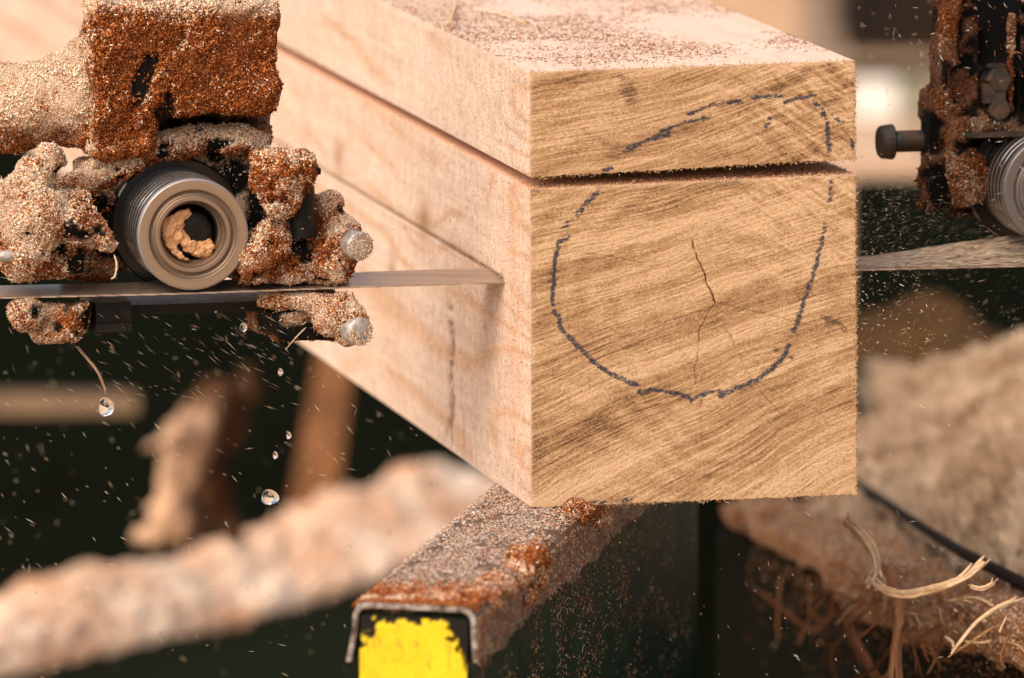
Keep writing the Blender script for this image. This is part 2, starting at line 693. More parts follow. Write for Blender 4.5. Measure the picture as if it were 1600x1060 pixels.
def end_pattern(px, py, board):
    """sawn end grain: returns colour and height (metres) for photo-pixel coordinates on the end face"""
    x, y = px - 828, py - 113
    wob = (fbm(px / 140, py / 140, 0, 21, 3) - 0.5)
    # across-the-streak coordinate; streaks rise to the right and steepen downwards
    slope = 0.19 + 0.33 * sstep(150, 680, y) + 0.10 * sstep(100, 500, x)
    v = y + slope * x + wob * 22
    u = x - slope * y * 0.4
    s1 = fbm(u / 190, v / 7.0, 0, 31, 3, 0.6)
    s2 = fbm(u / 46, v / 2.0, 0, 37, 3, 0.7)
    s3 = fbm(u / 260, v / 36.0, 0, 41, 3, 0.55)
    # torn crossing saw marks on the right of the top
    slope2 = -0.62
    v2 = y + slope2 * x + wob * 30
    c1 = fbm(x / 30, v2 / 6.5, 0, 47, 3, 0.6)
    crossw = sstep(240, 400, x) * (1 - sstep(130, 330, y - (x - 240) * 0.35))
    fine = fbm(px / 3.2, py / 2.6, 0, 53, 2)
    tone = 0.64 + (s1 - 0.5) * 0.55 + (s2 - 0.5) * 0.85 + (s3 - 0.5) * 0.85
    tone = tone + crossw * (c1 - 0.5) * 1.0
    # growth rings
    ring = np.hypot((px - 1117) * 1.0, (py - 473) * 1.12 + wob * 60) + wob * 60
    rg = 0.5 + 0.5 * np.sin(ring / 7.2 + 3 * wob)
    tone = tone + (rg - 0.5) * 0.13 * sstep(30, 120, ring) * (0.4 + 1.2 * fbm(px / 60, py / 60, 0, 57, 2))
    tone = tone + (fine - 0.5) * 0.46
    # wide brown bands low on the left and in the middle
    band = np.exp(-((v - 610 - wob * 30) / 34) ** 2) * (1 - sstep(140, 330, x))
    band = band + 0.55 * np.exp(-((v - 480) / 30) ** 2) * (1 - sstep(60, 420, x))
    band = band + 0.6 * np.exp(-((v - 262) / 14) ** 2) * (1 - sstep(180, 420, x))
    band = band + 0.55 * np.exp(-((v - 400 - wob * 20) / 18) ** 2) * (1 - sstep(200, 480, x))
    band = band + 0.30 * np.exp(-((v - 770) / 60) ** 2)
    tone = tone - band * (0.08 + 0.55 * (1 - s2))
    lightb = np.exp(-((v - 545) / 22) ** 2) * sstep(0, 160, x) + 0.9 * np.exp(-((v - 440) / 26) ** 2) * sstep(150, 300, x) + np.exp(-((v - 690) / 16) ** 2) * (1 - sstep(120, 260, x))
    tone = tone + lightb * 0.17
    tone = tone + 0.10 * sstep(560, 680, y) * sstep(200, 460, x)
    c = lerp((0.125, 0.065, 0.031), (0.395, 0.236, 0.118), sstep(-0.05, 0.48, tone))
    c = lerp(c, (0.625, 0.42, 0.25), sstep(0.42, 1.0, tone))
    h = (tone - 0.5) * 0.00022 + (fine - 0.5) * 0.00022 + (s2 - 0.5) * 0.0004
    h = h + crossw * (c1 - 0.5) * 0.0007
    # dark knot stains
    kn = 1 - sstep(0.55, 1.15, ell(px, py, 982, 142, 15, 34, -28) + 0.9 * (fbm(px / 14, py / 9, 0, 61, 3) - 0.5))
    kn2 = 0.55 * (1 - sstep(0.4, 1.2, ell(px, py, 1250, 120, 26, 14, -30) + 0.9 * (fbm(px / 12, py / 9, 0, 63, 3) - 0.5)))
    kn3 = 0.45 * (1 - sstep(0.4, 1.2, ell(px, py, 948, 222, 46, 8, 24) + 0.9 * (fbm(px / 12, py / 7, 0, 64, 3) - 0.5)))
    c = lerp(c, (0.065, 0.032, 0.014), np.clip(kn * 0.6 + kn2 * 0.6 + kn3 * 0.7, 0, 1) * (0.55 + 0.8 * (s2 < 0.52))* 0.85)
    # cracks
    wx = px + (fbm(px / 9, py / 9, 0, 71, 2) - 0.5) * 6
    for pts, wdt, dk in (([(1079, 372), (1090, 402), (1102, 434), (1110, 455), (1117, 473)], 1.7, 1.0),
                         ([(1117, 473), (1102, 497), (1094, 515), (1090, 545), (1086, 602)], 1.3, 0.8),
                         ([(1132, 508), (1152, 548), (1170, 586), (1196, 620), (1222, 650)], 1.2, 0.7),
                         ([(1117, 473), (1190, 490), (1278, 512)], 0.9, 0.6),
                         ([(915, 396), (960, 402), (1003, 411)], 0.9, 0.6),
                         ([(1095, 625), (1096, 690)], 1.0, 0.5),
                         ([(1040, 505), (1000, 524), (985, 534)], 0.9, 0.4)):
        d, t = seg_dist(wx, py, pts)
        gap = sstep(0.25, 0.45, fbm(px / 8, py / 8, 0, 73, 2))
        a = (1 - sstep(wdt * 0.3, wdt * 0.75 + 0.6, d)) * (dk if dk > 0.95 else dk * 0.62) * (0.3 + 0.7 * gap)
        c = lerp(c, (0.13, 0.035, 0.014), np.clip(a, 0, 1))
        h = h - a * 0.0010
    # blue-black marker strokes, skipping over the torn fibres
    ink = np.zeros(np.shape(px))
    ragx = px + (fbm(px / 5, py / 5, 0, 81, 3) - 0.5) * 6
    ragy = py + (fbm(px / 5, py / 5, 0, 83, 3) - 0.5) * 6
    skip = fbm(u / 17, v / 3.0, 0, 87, 3)
    for pts, wdt, kp in (([(938, 294), (921, 313), (905, 332), (890, 346), (879, 357)], 5.0, 0.47),
                         ([(888, 372), (873, 379), (868, 405), (865, 440), (863, 476)], 4.0, 0.33),
                         ([(866, 488), (873, 497), (876, 512), (890, 528), (908, 546), (930, 568), (952, 583), (975, 594), (995, 602)], 4.6, 0.42),
                         ([(997, 613), (1018, 609), (1045, 613), (1078, 621)], 3.8, 0.33),
                         ([(1080, 626), (1100, 616), (1117, 611), (1130, 613)], 3.4, 0.33),
                         ([(1126, 619), (1150, 607), (1180, 595), (1206, 578), (1222, 560), (1233, 540)], 5.0, 0.30),
                         ([(1239, 518), (1250, 492), (1256, 470), (1266, 440)], 4.4, 0.45),
                         ([(1264, 455), (1272, 425), (1279, 400), (1285, 372), (1289, 352)], 4.2, 0.47),
                         ([(1296, 318), (1298, 300), (1298, 283)], 4.4, 0.50),
                         ([(976, 236), (996, 226), (1012, 220), (1045, 209)], 5.0, 0.44),
                         ([(1032, 205), (1062, 195), (1084, 188), (1106, 184)], 3.2, 0.42),
                         ([(1074, 180), (1100, 168), (1130, 161), (1156, 158)], 3.2, 0.40),
                         ([(1172, 153), (1200, 151), (1224, 150)], 4.0, 0.52),
                         ([(1226, 160), (1250, 154), (1274, 150)], 3.6, 0.48),
                         ([(1272, 160), (1284, 172), (1292, 190), (1294, 215), (1297, 242)], 4.6, 0.50),
                         ([(1202, 186), (1196, 200)], 4.0, 0.55), ([(1330, 218), (1334, 232)], 3.4, 0.5), ([(1300, 182), (1318, 192)], 3.2, 0.56),
                         ([(944, 267), (956, 263)], 3.6, 0.42),
                         ([(890, 788), (925, 786), (960, 783), (990, 780)], 4.0, 0.54)):
        d, t = seg_dist(ragx, ragy, pts)
        wdt = wdt * 0.95
        kp = kp - 0.03
        a = (1 - sstep(wdt * 0.55, wdt * 1.25, d)) * sstep(kp - 0.06, kp + 0.06, skip + 0.25 * (1 - d / wdt).clip(-1, 1) * 0.6)
        ink = np.maximum(ink, a)
    scr = (1 - sstep(2.5, 5.0, seg_dist(ragx, ragy, [(1284, 494), (1296, 500), (1308, 504), (1318, 514), (1322, 518)])[0])) * 0.75
    scr = np.maximum(scr, (1 - sstep(2.5, 5, seg_dist(ragx, ragy, [(1212, 546), (1226, 548), (1236, 560)])[0])) * 0.8)
    c = lerp(c, (0.075, 0.042, 0.030), scr * sstep(0.35, 0.5, fine))
    ink = ink * (0.55 + 0.45 * sstep(0.28, 0.48, fbm(px / 2.6, py / 2.0, 0, 89, 2)))
    c = lerp(c, (0.022, 0.034, 0.058), ink * 0.92)
    # pale bruised arris round the edge of the cut
    return c, h


def side_pattern(px, py, a, z, seed, knots=True):
    """fresh bandsawn side: pale pinkish wood, fine fuzz, soft cathedral grain"""
    nz = fbm(a * 1.6, z * 9, 0, seed + 1, 3)
    fld = z * 150 + (nz - 0.5) * 22 + 9 * np.exp(-(a / 0.10) ** 2) * np.sin(z * 60)
    if knots:
        k1 = np.exp(-ell(px, py, 662, 340, 34, 60) ** 2)
        k2 = np.exp(-ell(px, py, 528, 240, 22, 44) ** 2)
        fld = fld + 8 * k1 + 6 * k2
    g = 0.5 + 0.5 * np.sin(fld)
    g = g ** 5
    fz = fbm(a * 260, z * 130, 0, seed + 2, 3, 0.65)
    fz2 = fbm(a * 700, z * 420, 0, seed + 3, 2, 0.7)
    big = fbm(a * 7, z * 16, 0, seed + 4, 3)
    c = lerp((0.715, 0.565, 0.46), (0.66, 0.475, 0.355), np.clip((big - 0.35) * 1.4, 0, 1))
    c = lerp(c, (0.58, 0.35, 0.20), g * 0.62 * sstep(0.25, 0.55, fbm(a * 9, z * 14, 0, seed + 5, 2)))
    c = c * (1 + (fz - 0.5) * 0.34 + (fz2 - 0.5) * 0.22)[..., None]
    lg = fbm(a * 5, z * 300, 0, seed + 7, 3, 0.6)
    bm2 = fbm(a * 150, z * 4, 0, seed + 8, 2)
    c = c * (1 + (lg - 0.5) * 0.22 + (bm2 - 0.5) * 0.12)[..., None]
    h0 = (bm2 - 0.5) * 0.0006
    spk = sstep(0.80, 0.88, vn(a * 420, z * 420, 0, seed + 6))
    c = lerp(c, (0.30, 0.14, 0.07), spk * 0.16)
    h = (fz - 0.5) * 0.0007 + (fz2 - 0.5) * 0.0007 + h0
    if knots:
        kk = np.maximum(np.exp(-ell(px, py, 662, 345, 11, 30) ** 2), 0.8 * np.exp(-ell(px, py, 529, 245, 9, 26) ** 2))
        kk = np.maximum(kk, 0.7 * np.exp(-ell(px, py, 612, 420, 6, 22) ** 2))
        c = lerp(c, (0.38, 0.22, 0.12), np.clip(kk * 0.95, 0, 1))
        # the scorched, resin-filled stop mark across the side
        xs = 704 + (fbm(py / 25, 0.5, 0, 91, 3) - 0.5) * 9
        d = np.abs(px - xs)
        dk = (1 - sstep(1.5, 7, d)) * sstep(440, 500, py) * (1 - sstep(686, 700, py)) * sstep(0.40, 0.58, fbm(px / 5, py / 11, 0, 93, 3) + 0.14 * sstep(520, 660, py))
        c = lerp(c, (0.15, 0.075, 0.045), dk * 0.6)
        h = h - dk * 0.0015
        # warm streak close to the arris
        c = lerp(c, (0.66, 0.37, 0.21), 0.35 * np.exp(-((px - 806) / 12) ** 2) * sstep(0.35, 0.6, fbm(px / 22, py / 60, 0, 95, 3)) * sstep(250, 320, py))
    return c, h


def timber(name, tl, tr, br, bl, kerf_py, seed, parent=None):
    """tl,tr,br,bl: photo pixels of the end face corners"""
    V, Fq, C = [], [], []
    n = 0
    # end face
    nu = 430
    nv = int(nu * (bl[1] - tl[1]) / 508 * 1.0)
    s, t = np.meshgrid(np.linspace(0, 1, nu), np.linspace(0, 1, nv), indexing='ij')
    cx = (1 - s) * (1 - t) * tl[0] + s * (1 - t) * tr[0] + s * t * br[0] + (1 - s) * t * bl[0]
    cy = (1 - s) * (1 - t) * tl[1] + s * (1 - t) * tr[1] + s * t * br[1] + (1 - s) * t * bl[1]
    col, h = end_pattern(cx, cy, seed)
    # ragged arris: torn edge fibres push the outline in and out
    eb = np.exp(-((1 - t) * nv / 2.0))
    er = np.exp(-((1 - s) * nu / 2.0))
    jit = (fbm(cx / 4.5, 0.3, 0, seed + 7, 3, 0.7) - 0.45) * 5
    jitr = (fbm(cy / 4.5, 0.7, 0, seed + 8, 3, 0.7) - 0.45) * 6
    W3 = PA(cx + er * jitr, cy + eb * jit, 0.0)
    edge = np.minimum(np.minimum(s * nu, (1 - s) * nu), np.minimum(t * nv, (1 - t) * nv))
    W3 = W3 - AX * (h * sstep(0, 4, edge))[..., None]
    pale = np.exp(-np.minimum(s * nu * 1.3, t * nv) / 2.2)
    col = lerp(col, (0.66, 0.47, 0.32), pale * 0.7)
    V.append(W3.reshape(-1, 3)); Fq.append(grid_faces(nu, nv, n)); C.append(col.reshape(-1, 3)); n += nu * nv
    # local numbers of the corners
    L = loc(PA(np.array([tl[0], tr[0], br[0], bl[0]]), np.array([tl[1], tr[1], br[1], bl[1]]), 0.0))
    LEN = 2.1
    al = np.concatenate([np.linspace(0, 0.36, 300), 0.36 + (np.linspace(0, 1, 130)[1:] ** 1.4) * (LEN - 0.36)])
    # left side
    z0, z1 = L[3, 2], L[0, 2]
    zs = np.linspace(z0, z1, max(40, int((z1 - z0) / 0.0012)))
    zk = None
    if kerf_py:
        # saw slot already cut behind the blade
        rr = L[3, 0]
        v = ray(np.array(790.0), np.array(437.0))
        t_ = (rr - (CAM - O) @ RX) / (v @ RX)
        pk = loc(CAM + v * t_)
        zk, ak = pk[2], pk[1]
        zs = zs[np.abs(zs - zk) > 0.0026]
        zs = np.sort(np.concatenate([zs, [zk - 0.0014, zk - 0.00135, zk, zk + 0.00135, zk + 0.0014]]))
        timber.kerf = (zk, ak)
    A, Z = np.meshgrid(al, zs, indexing='ij')
    R = L[3, 0] + (L[0, 0] - L[3, 0]) * (Z - z0) / (z1 - z0)
    W0 = wor(R, A, Z)
    px, py, _ = project(W0)
    col, h = side_pattern(px, py, A, Z, seed)
    ed = np.minimum(Z - z0, z1 - Z) / 0.002
    h = h * np.clip(ed, 0, 1) * sstep(0, 0.003, A)
    if zk is not None:
        inn = (np.abs(Z - zk) < 0.00137) & (A > ak + 0.004)
        h = np.where(inn, -0.03, h)
        col = np.where(inn[..., None], np.array([0.30, 0.16, 0.09]), col)
        lip = np.exp(-np.abs(Z - zk) / 0.003) * (A > ak)
        col = lerp(col, (0.45, 0.26, 0.15), lip * 0.5 * (~inn))
    W0 = W0 - RX * h[..., None]
    V.append(W0.reshape(-1, 3)); Fq.append(grid_faces(len(al), len(zs), n)); C.append(col.reshape(-1, 3)); n += A.size
    # top side
    rs = np.linspace(0, 1, 230)
    A, Q = np.meshgrid(al, rs, indexing='ij')
    R = L[0, 0] + (L[1, 0] - L[0, 0]) * Q
    Z = L[0, 2] + (L[1, 2] - L[0, 2]) * Q
    W0 = wor(R, A, Z)
    col, h = side_pattern(R, R, A, R, seed + 40, False)
    col = lerp(col, (0.66, 0.51, 0.42), np.full(A.shape, 0.7))
    if kerf_py:
        col = lerp(col, (0.78, 0.46, 0.29), np.full(A.shape, 0.85))
    h = h * sstep(0, 0.003, A) * np.clip(np.minimum(Q, 1 - Q) * 60, 0, 1)
    W0 = W0 + ZX * h[..., None]
    V.append(W0.reshape(-1, 3)); Fq.append(grid_faces(len(al), 230, n, True)); C.append(col.reshape(-1, 3)); n += A.size
    # underside, right side, far end
    k = len(al)
    for c0, c1, flip in ((3, 2, False), (1, 2, True)):
        Rr = np.stack([np.full(k, L[c0, 0]), np.full(k, L[c1, 0])], 1)
        Zz = np.stack([np.full(k, L[c0, 2]), np.full(k, L[c1, 2])], 1)
        V.append(wor(Rr, np.stack([al, al], 1), Zz).reshape(-1, 3)); Fq.append(grid_faces(k, 2, n, flip))
        C.append(np.tile((0.6, 0.42, 0.30), (2 * k, 1))); n += 2 * k
    V.append(wor(L[:, 0], np.full(4, LEN), L[:, 2])); Fq.append(np.array([[n, n + 1, n + 2, n + 3]])); C.append(np.tile((0.5, 0.33, 0.2), (4, 1)))
    return np.concatenate(V), np.concatenate(Fq), np.concatenate(C), L


V, Fq, C, LB = timber('timber', (828, 296), (1336, 273), (1338, 772), (830, 793), True, 101)
beam = obj('timber_beam', V, Fq, M['wood'], None, C, False, O)
tag(beam, 'thick square sawn timber with blue marker ring on its end grain, cut by the blade', 'timber')
ZK, AK = timber.kerf
V, Fq, C, LT = timber('board', (828, 113), (1335, 95), (1335, 248), (828, 277), False, 131)
board = obj('sawn_board', V, Fq, M['wood'], None, C, False, O + ZX * LT[3, 2])
tag(board, 'sawn board lying on top of the thick timber above the open saw cut', 'board')

# torn fibres standing off the arrises and faces
def fuzz(parent, n, pts_fn, ln, wd, cols, nrm, name='torn_fibres', stick=0.5):
    p = pts_fn(n)
    nn = np.tile(nrm, (len(p), 1)) + rng.normal(0, 0.25, (len(p), 3))
    nn /= np.linalg.norm(nn, axis=1)[:, None]
    return grain_obj(name, p, nn, ln(len(p)), wd(len(p)), cols(len(p)), parent, 0.2, stick, M['wood'])


def edge_pts(q):
    def fn(n):
        t = rng.random(n)
        return PA(q[0][0] + t * (q[1][0] - q[0][0]) + rng.normal(0, 1.5, n), q[0][1] + t * (q[1][1] - q[0][1]) + rng.normal(0, 1.8, n), 0.0005)
    return fn


tanp = np.array([(0.50, 0.30, 0.14), (0.58, 0.38, 0.20), (0.40, 0.22, 0.09), (0.66, 0.47, 0.30)])
fl = lambda n: rng.gamma(3, 0.0005, n) + 0.0006
fw = lambda n: rng.uniform(0.0003, 0.0007, n)
allp = []
for q, k, par in ((((828, 277), (1335, 248)), 420, board), (((828, 113), (1335, 95)), 260, board), (((1335, 95), (1335, 248)), 220, board)):
    allp.append((edge_pts(q)(k)))
p = np.concatenate(allp)
grain_obj('torn_fibres', p, np.tile(-AX, (len(p), 1)), fl(len(p)), fw(len(p)), pick(tanp, len(p)), board, 0.2, 0.6, M['wood'])
allp = []
for q, k in ((((828, 296), (1336, 273)), 300), (((830, 793), (1338, 772)), 420), (((1336, 273), (1338, 772)), 700)):
    allp.append(edge_pts(q)(k))
p = np.concatenate(allp)
grain_obj('torn_fibres', p, np.tile(-AX, (len(p), 1)), fl(len(p)), fw(len(p)), pick(tanp, len(p)), beam, 0.2, 0.6, M['wood'])


# nap of short fibres over the end grain and the pale sides
def nap(parent, x0, y0, x1, y1, n, flat=0.7):
    px, py = rng.uniform(x0, x1, n), rng.uniform(y0, y1, n)
    c, h = end_pattern(px, py, 0)
    k = rng.random(n) < 0.30
    c = np.where(k[:, None], np.minimum(c * 1.7 + 0.03, 0.72), c * rng.uniform(0.75, 1.25, (n, 1)))
    grain_obj('end_grain_nap', PA(px, py, 0.0) - AX * h[:, None], np.tile(-AX, (n, 1)), rng.gamma(3, 0.00016, n) + 0.0003, rng.uniform(0.0002, 0.00045, n), c, parent, 0.2, flat, M['wood'])


nap(beam, 832, 300, 1334, 772, 26000)
nap(board, 831, 116, 1333, 246, 9000)


def side_nap(parent, L, n, seed):
    a = rng.beta(1, 2.6, n) * 0.55
    z = rng.uniform(L[3, 2] + 0.001, L[0, 2] - 0.001, n)
    r = L[3, 0] + (L[0, 0] - L[3, 0]) * (z - L[3, 2]) / (L[0, 2] - L[3, 2])
    p = wor(r, a, z)
    px, py, _ = project(p)
    c, h = side_pattern(px, py, a, z, seed)
    c = np.clip(c * rng.uniform(0.82, 1.16, (n, 1)), 0, 0.8)
    grain_obj('side_nap', p - RX * h[:, None], np.tile(-RX, (n, 1)), rng.gamma(3, 0.00035, n) + 0.0004, rng.uniform(0.00025, 0.0006, n), c, parent, 0.2, 0.4, M['wood'])


side_nap(beam, LB, 22000, 101)
side_nap(board, LT, 12000, 131)

# sawdust lying on the board: dense dark specks in drifts, pale dust between
n = 30000
r = rng.uniform(0, 1, n)
a = rng.beta(1, 1.6, n) * 0.8
dn = fbm(a * 9, r * 2.5, 0, 5, 3) + 0.16 * (1 - r) - 0.35 * np.exp(-(a / 0.035) ** 2)
k = rng.random(n) < sstep(0.38, 0.72, dn)
r, a = r[k], a[k]
n = len(r)
p = wor(LT[0, 0] + (LT[1, 0] - LT[0, 0]) * r, a, LT[0, 2] + (LT[1, 2] - LT[0, 2]) * r)
c = np.where((rng.random(n) < 0.42)[:, None], pick(RUST[:6], n), np.where((rng.random(n) < 0.4)[:, None], pick(PINK, n), pick(PALE, n)))
grain_obj('settled_sawdust', p, np.tile(ZX, (n, 1)), rng.gamma(3, 0.00045, n) + 0.0005, rng.uniform(0.0004, 0.0009, n), c, board, 0.3, 0.3)
# reddish dust in the open cut
n = 5000
p = wor(rng.uniform(0, LB[1, 0], n), rng.gamma(1.5, 0.02, n) + 0.001, np.zeros(n))
q = loc(p)
q[:, 2] = LB[0, 2] + (LB[1, 2] - LB[0, 2]) * q[:, 0] / LB[1, 0] + rng.gamma(1, 0.0004, n)
grain_obj('kerf_dust', wor(q[:, 0], q[:, 1], q[:, 2]), np.tile(ZX, (n, 1)), rng.gamma(3, 0.0004, n) + 0.0005, rng.uniform(0.0003, 0.0008, n),
          np.where((rng.random(n) < 0.7)[:, None], pick(PALE[3:5], n), pick(PINK[3:5], n)), beam, 0.3, 0.4)


def strand(name, pts, r0, label, cat, group=None, col=(0.62, 0.45, 0.28), flat=0.35, jag=0.0, parent=None):
    """a flat wood fibre / shaving following world points"""
    pts = np.asarray(pts, float)
    # resample with a smooth spline
    t = np.linspace(0, len(pts) - 1, 14 * (len(pts) - 1) + 1)
    i = np.clip(t.astype(int), 0, len(pts) - 2)
    f = (t - i)[:, None]
    p0, p1, p2, p3 = pts[np.clip(i - 1, 0, None)], pts[i], pts[i + 1], pts[np.clip(i + 2, None, len(pts) - 1)]
    q0 = 0.5 * ((2 * p1) + (-p0 + p2) * f + (2 * p0 - 5 * p1 + 4 * p2 - p3) * f ** 2 + (-p0 + 3 * p1 - 3 * p2 + p3) * f ** 3)
    nq = len(q0)
    s = np.linspace(0, 1, nq)
    T = np.gradient(q0, axis=0)
    T /= np.linalg.norm(T, axis=1)[:, None]
    side = np.cross(T, CF)
    side /= np.linalg.norm(side, axis=1)[:, None] + 1e-9
    dep = np.cross(side, T)
    V, C, Fs, n0 = [], [], [], 0
    nf = 1 if r0 < 0.0010 else (4 if r0 < 0.003 else 7)
    lr = np.random.default_rng(int(abs(pts.sum()) * 1e5) % 99991)
    for k in range(nf):
        a_, b_ = (0.0, 1.0) if k == 0 else (lr.uniform(0, 0.12), 1 - lr.uniform(0, 0.22))
        w_ = lr.uniform(-1, 1) if k else 0.0
        spread = r0 * w_ * (0.55 + 2.2 * np.clip(s - 0.72, 0, 1) / 0.28 * abs(lr.normal(0.5, 0.6)) + 1.6 * np.clip(0.16 - s, 0, 1) / 0.16 * lr.random())
        q = q0 + side * spread[:, None] + dep * (r0 * lr.normal(0, 0.35) + r0 * 0.5 * (fbm(s * 5, k * 3.3, 0, 7, 2) - 0.5))[:, None]
        m_ = (s >= a_) & (s <= b_)
        q = q[m_]
        sl = (s[m_] - a_) / (b_ - a_)
        rr = r0 * (0.9 if nf == 1 else lr.uniform(0.22, 0.5))
        rad = rr * (0.25 + 0.75 * np.sin(np.clip(sl * 0.94 + 0.05, 0, 1) * math.pi) ** 0.5) * (0.7 + 0.6 * vn(sl * 14, k * 1.7, 0, 5))
        mb = MB()
        mb.tube(q, rad, 7)
        v, fc, _ = mb.arrays()
        tw = sl * lr.uniform(-2.5, 2.5) + lr.uniform(0, 3)
        fd = np.repeat(np.cos(tw)[:, None] * dep[m_] + np.sin(tw)[:, None] * side[m_] * 0.8, 7, axis=0)
        ctr = np.repeat(q, 7, axis=0)
        v = ctr + (v - ctr) * 1.35
        v = v - fd * (((v - ctr) * fd).sum(1) * 0.72)[:, None]
        st = fbm(np.repeat(sl * 40, 7), np.tile(np.arange(7) * 1.3, len(q)), k * 2.0, 3, 3)
        c = np.asarray(col) * lr.uniform(0.75, 1.15) * (0.6 + 0.8 * st)[:, None]
        V.append(v); C.append(c); Fs += [[j + n0 for j in z] for z in fc]; n0 += len(v)
    o = obj(name, np.concatenate(V), Fs, M['chip'], parent, np.concatenate(C), True)
    return tag(o, label, cat, group) if not parent else o


zt = LT[0, 2] + O[2]
strand('wood_fibre', [PZ(697, 44, zt + 0.001), PZ(704, 30, zt + 0.006), P(712, 8, 5.33), P(716, -20, 5.34)], 0.0016, 'pale wood fibre standing up on the near arris of the top board', 'wood fibre', col=(0.66, 0.46, 0.28))
strand('wood_fibre', [PZ(735, 14, zt + 0.0015), PZ(770, 18, zt + 0.003), PZ(805, 30, zt + 0.002), PZ(838, 46, zt + 0.001)], 0.0008, 'thin curved pale fibre lying on the top of the board', 'wood fibre', col=(0.68, 0.50, 0.32))

# ================================================================== BAND BLADE
# front (toothed) edge follows the photo line from the left guide through the timber to the right guide
bl = [(-60, 466.5), (0, 464.5), (300, 457.5), (550, 448.0), (790, 440.5), (1060, 431.0), (1338, 421.0), (1470, 417.5), (1600, 414.5), (1720, 412)]
nb = 1500
xs = np.linspace(-60, 1720, nb)
ys = np.interp(xs, [q[0] for q in bl], [q[1] for q in bl])
ys = np.convolve(np.pad(ys, 45, 'reflect', reflect_type='odd'), np.ones(91) / 91, 'valid')
Ff = PA(xs, ys, AK)
BW = 0.045
lift = 0.030 * BW / 0.045 * sstep(1338, 1650, xs) * 0.38 + 0.0018 * sstep(540, 600, xs) * (1 - sstep(800, 1000, xs)) + 0.0008
Bk = Ff + AX * BW + ZX * lift[:, None]
thk = 0.0011
nteeth = 60
gl = np.zeros(nb)
Fg = Ff + AX * 0.0035
rows = [Ff, Fg, Bk, Bk - ZX * thk, Fg - ZX * thk, Ff - ZX * thk * 0.9]
# tooth gullets: the front row dips back on a repeating hook profile
ph = ((xs - xs[0]) / (2600 * 0.012)) % 1.0
hook = np.where(ph < 0.72, ph / 0.72 * 0.0014, (1 - ph) / 0.28 * 0.0014)
for k_ in (0, 5):
    rows[k_] = rows[k_] + AX * (0.0014 - hook)[:, None] - AX * 0.001
Vb = np.stack(rows, 1)
f = []
for i in range(nb - 1):
    for k_ in range(6):
        k2 = (k_ + 1) % 6
        f.append([i * 6 + k_, i * 6 + k2, (i + 1) * 6 + k2, (i + 1) * 6 + k_])
f += [[0, 1, 2, 3, 4, 5], [(nb - 1) * 6 + k_ for k_ in (5, 4, 3, 2, 1, 0)]]
blade = obj('saw_blade', Vb.reshape(-1, 3), f, M['blade'], None, None, False)
tag(blade, 'long thin steel bandsaw blade running under the roller and into the timber', 'saw blade')

n = 1600
k = rng.uniform(1342, 1716, n)
i_ = np.clip(((k + 60) / 1780 * (nb - 1)).astype(int), 0, nb - 2)
t = rng.random(n) ** 0.8
p = Ff[i_] + (Bk - Ff)[i_] * t[:, None] + ZX * 0.0004
L_ = rng.gamma(3, 0.004, n) + 0.002
W_ = rng.uniform(0.0002, 0.0005, n)
H_ = rng.uniform(0.0001, 0.0003, n)
tv = (Ff[i_ + 1] - Ff[i_]) + (Bk - Ff)[i_ + 1] * t[:, None] - (Bk - Ff)[i_] * t[:, None]
tv /= np.linalg.norm(tv, axis=1)[:, None]
bv_ = (Bk - Ff)[i_] / np.linalg.norm((Bk - Ff)[i_], axis=1)[:, None]
nv_ = np.cross(tv, bv_)
V = np.stack([p - tv * L_[:, None] / 2, p + tv * L_[:, None] / 2, p - bv_ * W_[:, None], p + bv_ * W_[:, None], p + nv_ * H_[:, None], p - nv_ * H_[:, None]], 1).reshape(-1, 3)
t6 = np.array([[0, 2, 4], [2, 1, 4], [1, 3, 4], [3, 0, 4], [2, 0, 5], [1, 2, 5], [3, 1, 5], [0, 3, 5]])
o = obj('dragged_sawdust', V, (np.arange(n)[:, None, None] * 6 + t6[None]).reshape(-1, 3), M['chip'], blade, np.repeat(pick(PALE[[0, 1, 3, 6, 7]] * 0.72, n), 6, axis=0))
o['kind'] = 'stuff'

# ================================================================== LEFT BLADE GUIDE
gbase = PA(np.array(280.0), np.array(545.0), 0.10)
guide = empty('blade_guide', gbase, 'left blade guide head caked in reddish sawdust with spinning flanged roller', 'blade guide')

# upper arm block
mb = MB().boxpx(148, 6, 436, 186, 0.085, 0.135)
mb.boxpx(148, 150, 244, 250, 0.088, 0.135)
mb.boxpx(152, -8, 232, 20, 0.09, 0.13).boxpx(262, -8, 428, 20, 0.09, 0.13)


def rust_block(px, py, n):
    r_ = 1.08 - 0.75 * sstep(45, 0, py + 0 * px) - 0.55 * np.clip(n @ (-RX), 0, 1) - 0.5 * np.clip(n[:, 2], 0, 1)
    return r_ + 0.25 * (fbm(px / 40, py / 40, 0, 12, 3) - 0.5)


coated('arm_block', mb, guide, 0.003, 0.0048, 70, 46000, rust_block, [(228, 122, 17, 54, 20), (262, 165, 11, 32, 8), (252, 178, 14, 12, 0), (447, 95, 6, 60, 0)], 2, 21)
# arm running back to the left
mb = MB()
mb.tube([PA(np.array(x), np.array(y), a_) for x, y, a_ in ((165.0, 146.0, 0.13), (110.0, 152.0, 0.14), (50.0, 163.0, 0.15), (-20.0, 170.0, 0.165), (-100.0, 174.0, 0.18))], [0.033, 0.029, 0.026, 0.027, 0.028], 16)
mb.sphere(PA(np.array(128.0), np.array(84.0), 0.125), 0.012)
mb.boxpx(118, 84, 150, 238, 0.11, 0.15)
coated('support_arm', mb, guide, 0.0035, 0.004, 60, 26000, lambda px, py, n: 0.06 + 0.8 * sstep(165, 235, py) - 0.3 * np.clip(n[:, 2], 0, 1), [], 3, 23)
